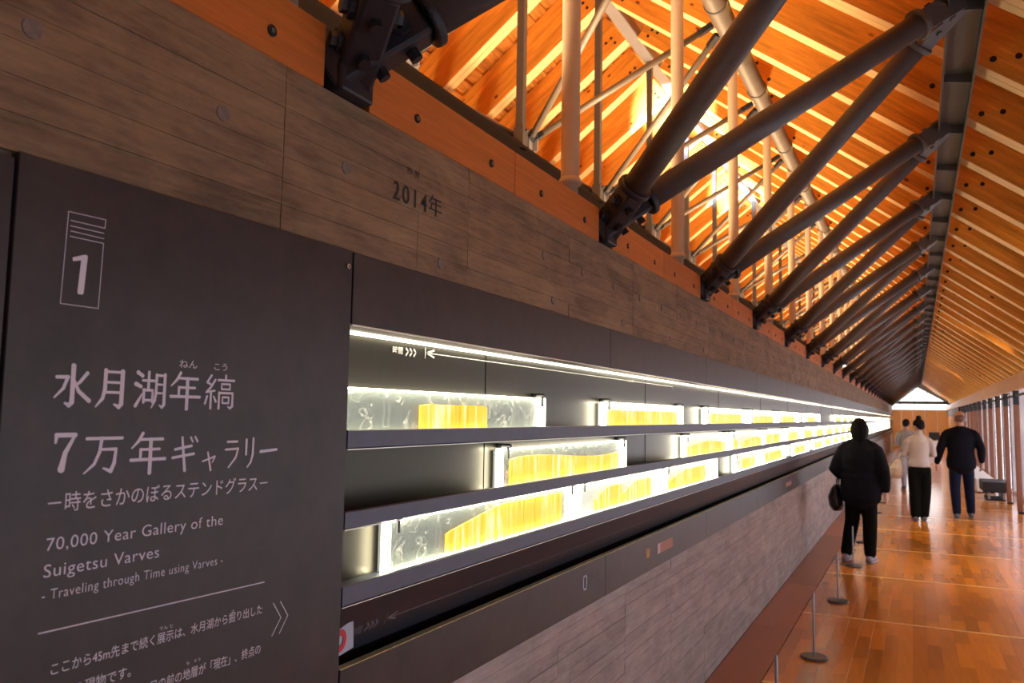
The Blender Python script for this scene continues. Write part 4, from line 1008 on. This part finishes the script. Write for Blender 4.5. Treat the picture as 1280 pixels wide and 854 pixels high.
            ell(bm, hp(0, -0.018, 0.032), (0.082 * k, 0.094 * k, 0.092 * k), rt); ell(bm, hp(0, -0.045, -0.01), (0.068 * k, 0.052 * k, 0.06 * k), rt)
        elif hair == 'shaved':
            ell(bm, hp(0, -0.012, 0.016), (0.0765 * k, 0.0925 * k, 0.086 * k), rt)
        fused('hair', bm, SHAVE if hair == 'shaved' else HAIRM, t, 0.009)
    return t
SHAVE = mat('close_cropped_hair', (0.16, 0.075, 0.05), 0.6, var=0.2, vscale=60)
BLK = mat('black_padded_fabric', (0.005, 0.0055, 0.011), 0.85, var=0.2, spec=0.15); BLT = mat('black_trouser_cloth', (0.005, 0.006, 0.005), 0.9, spec=0.1)
NAVY = mat('dark_navy_cloth', (0.005, 0.005, 0.010), 0.85, var=0.2, spec=0.15); JEAN = mat('dark_blue_denim', (0.009, 0.014, 0.038), 0.85, var=0.3, spec=0.15)
KNIT = mat('pale_grey_knit', (0.52, 0.46, 0.43), 0.8, var=0.08, vscale=30, bump=0.2, bscale=90); GREYT = mat('grey_top_cloth', (0.26, 0.25, 0.26), 0.8)
SOLE = mat('pale_sole', (0.55, 0.52, 0.55), 0.6); SHB = mat('blue_grey_trainer', (0.14, 0.13, 0.22), 0.6, var=0.5, vscale=14, col2=(0.45, 0.42, 0.50)); SHG = mat('grey_trainer', (0.13, 0.14, 0.15), 0.6, var=0.4)
PALET = mat('pale_grey_trousers', (0.42, 0.40, 0.42), 0.8)
H1 = 1.61
person('woman in padded black coat and black trousers seen from behind beside the stanchions', (-0.575, 10.0, 0), H1, -0.18,
       (((-0.265, -0.03, 1.02), (-0.225, 0.17, 0.93), (0.55, 0.8, -0.15), (-0.5, 0.3, 0.8)), ((0.245, -0.03, 1.04), (0.262, 0.02, 0.80), (0.05, 0.25, -1), (1, 0, 0.1))),
       (((-0.105, 0.03, 0.45), (-0.165, -0.02, 0.075)), ((0.085, 0.02, 0.45), (0.085, 0.0, 0.075))), BLK, (BLT, 0.018), (SHB, SOLE), 'bob', shw=0.112, girth=1.12, puffy=0.035, hem=0.435, collar=False)
H2 = 1.62
person('woman in pale grey turtleneck sweater and black trousers with black hair bun', (0.035, 14.5, 0), H2, 0.10,
       (((-0.215, 0.02, 1.04), (-0.10, 0.21, 1.10), (0.9, 0.25, 0.1), (0, 0.9, 0.3)), ((0.215, 0.03, 1.05), (0.12, 0.22, 1.06), (-0.9, 0.2, 0.15), (0, 0.9, 0.3))),
       (((-0.07, 0.02, 0.45), (-0.075, 0.0, 0.075)), ((0.075, 0.05, 0.45), (0.05, 0.06, 0.075))), KNIT, (BLT, 0.030), (SHG, SOLE), 'bun', shw=0.108, girth=0.96, headturn=0.75, nod=0.25, hem=0.535, collar=True)
H3 = 1.765
person('man with close-cropped head in dark jacket and dark blue jeans walking away', (0.655, 15.3, 0), H3, 0.05,
       (((-0.30, -0.02, 1.13), (-0.355, 0.06, 0.88), (-0.12, 0.25, -1), (-1, 0, 0.1)), ((0.29, -0.03, 1.14), (0.305, 0.08, 0.92), (0.0, 0.3, -1), (1, 0, 0.1))),
       (((-0.10, 0.02, 0.49), (-0.09, -0.05, 0.075)), ((0.12, 0.16, 0.50), (0.135, 0.16, 0.075))), NAVY, (JEAN, 0.012), (SHG, SOLE), 'shaved', shw=0.128, girth=1.12, puffy=0.018, hem=0.475, headturn=0.12)
person('person in grey top half hidden behind the woman with the bun', (-0.20, 20.8, 0), 1.62, 0.2,
       (((-0.22, 0.0, 1.04), (-0.16, 0.22, 1.08), (0.5, 0.8, 0.2), (0, 0.4, 0.9)), ((0.22, 0.02, 1.04), (0.12, 0.24, 1.08), (-0.5, 0.8, 0.2), (0, 0.4, 0.9))),
       (((-0.075, 0.02, 0.45), (-0.075, 0.0, 0.075)), ((0.075, 0.03, 0.45), (0.075, 0.03, 0.075))), GREYT, (PALET, 0.01), (SHG, SOLE), 'short', shw=0.110, girth=0.98, headturn=-0.3, nod=0.2, hem=0.50, collar=False)
# bags
bg = thing('handbag', 'dark glossy handbag hanging from the left arm of the woman in the black coat', 'bag', None, (-0.575, 10.0, 0)); bg.rotation_euler = (0, 0, -0.18)
bm = B(); chain(bm, [(V((-0.285, 0.10, 0.60)), 0.085, 0.13), (V((-0.29, 0.10, 0.70)), 0.095, 0.14), (V((-0.28, 0.10, 0.80)), 0.060, 0.11)], 16)
fused('bag_body', bm, mat('black_glossy_leather', (0.018, 0.015, 0.02), 0.22), bg, 0.010)
for dy in (0.06, 0.15):
    bm = B(); pts = [V((-0.28, dy, 0.80)), V((-0.275, dy, 0.88)), V((-0.262, dy - 0.005, 0.935)), V((-0.25, dy, 0.90)), V((-0.255, dy, 0.80))]
    for a, b in zip(pts, pts[1:]): tube(bm, a, b, 0.008, 8)
    ob('handle', bm, mat('bag_strap', (0.03, 0.022, 0.02), 0.4), bg, kind=None)
tb = thing('tote_bag', 'cream cloth tote bag hanging at the left elbow of the woman in grey', 'bag', None, (0.035, 14.5, 0)); tb.rotation_euler = (0, 0, 0.10)
bm = B(); chain(bm, [(V((-0.335, 0.05, 0.72)), 0.10, 0.11), (V((-0.33, 0.05, 0.82)), 0.105, 0.13), (V((-0.30, 0.05, 0.94)), 0.045, 0.10)], 16)
CRM = mat('cream_canvas', (0.62, 0.52, 0.40), 0.85, var=0.1)
fused('bag_body', bm, CRM, tb, 0.010)
bm = B(); pts = [V((-0.30, 0.02, 0.94)), V((-0.285, 0.03, 1.02)), V((-0.235, 0.06, 1.105)), V((-0.20, 0.09, 1.05)), V((-0.28, 0.10, 0.94))]
for a, b in zip(pts, pts[1:]): tube(bm, a, b, 0.010, 8)
ob('handle', bm, CRM, tb)
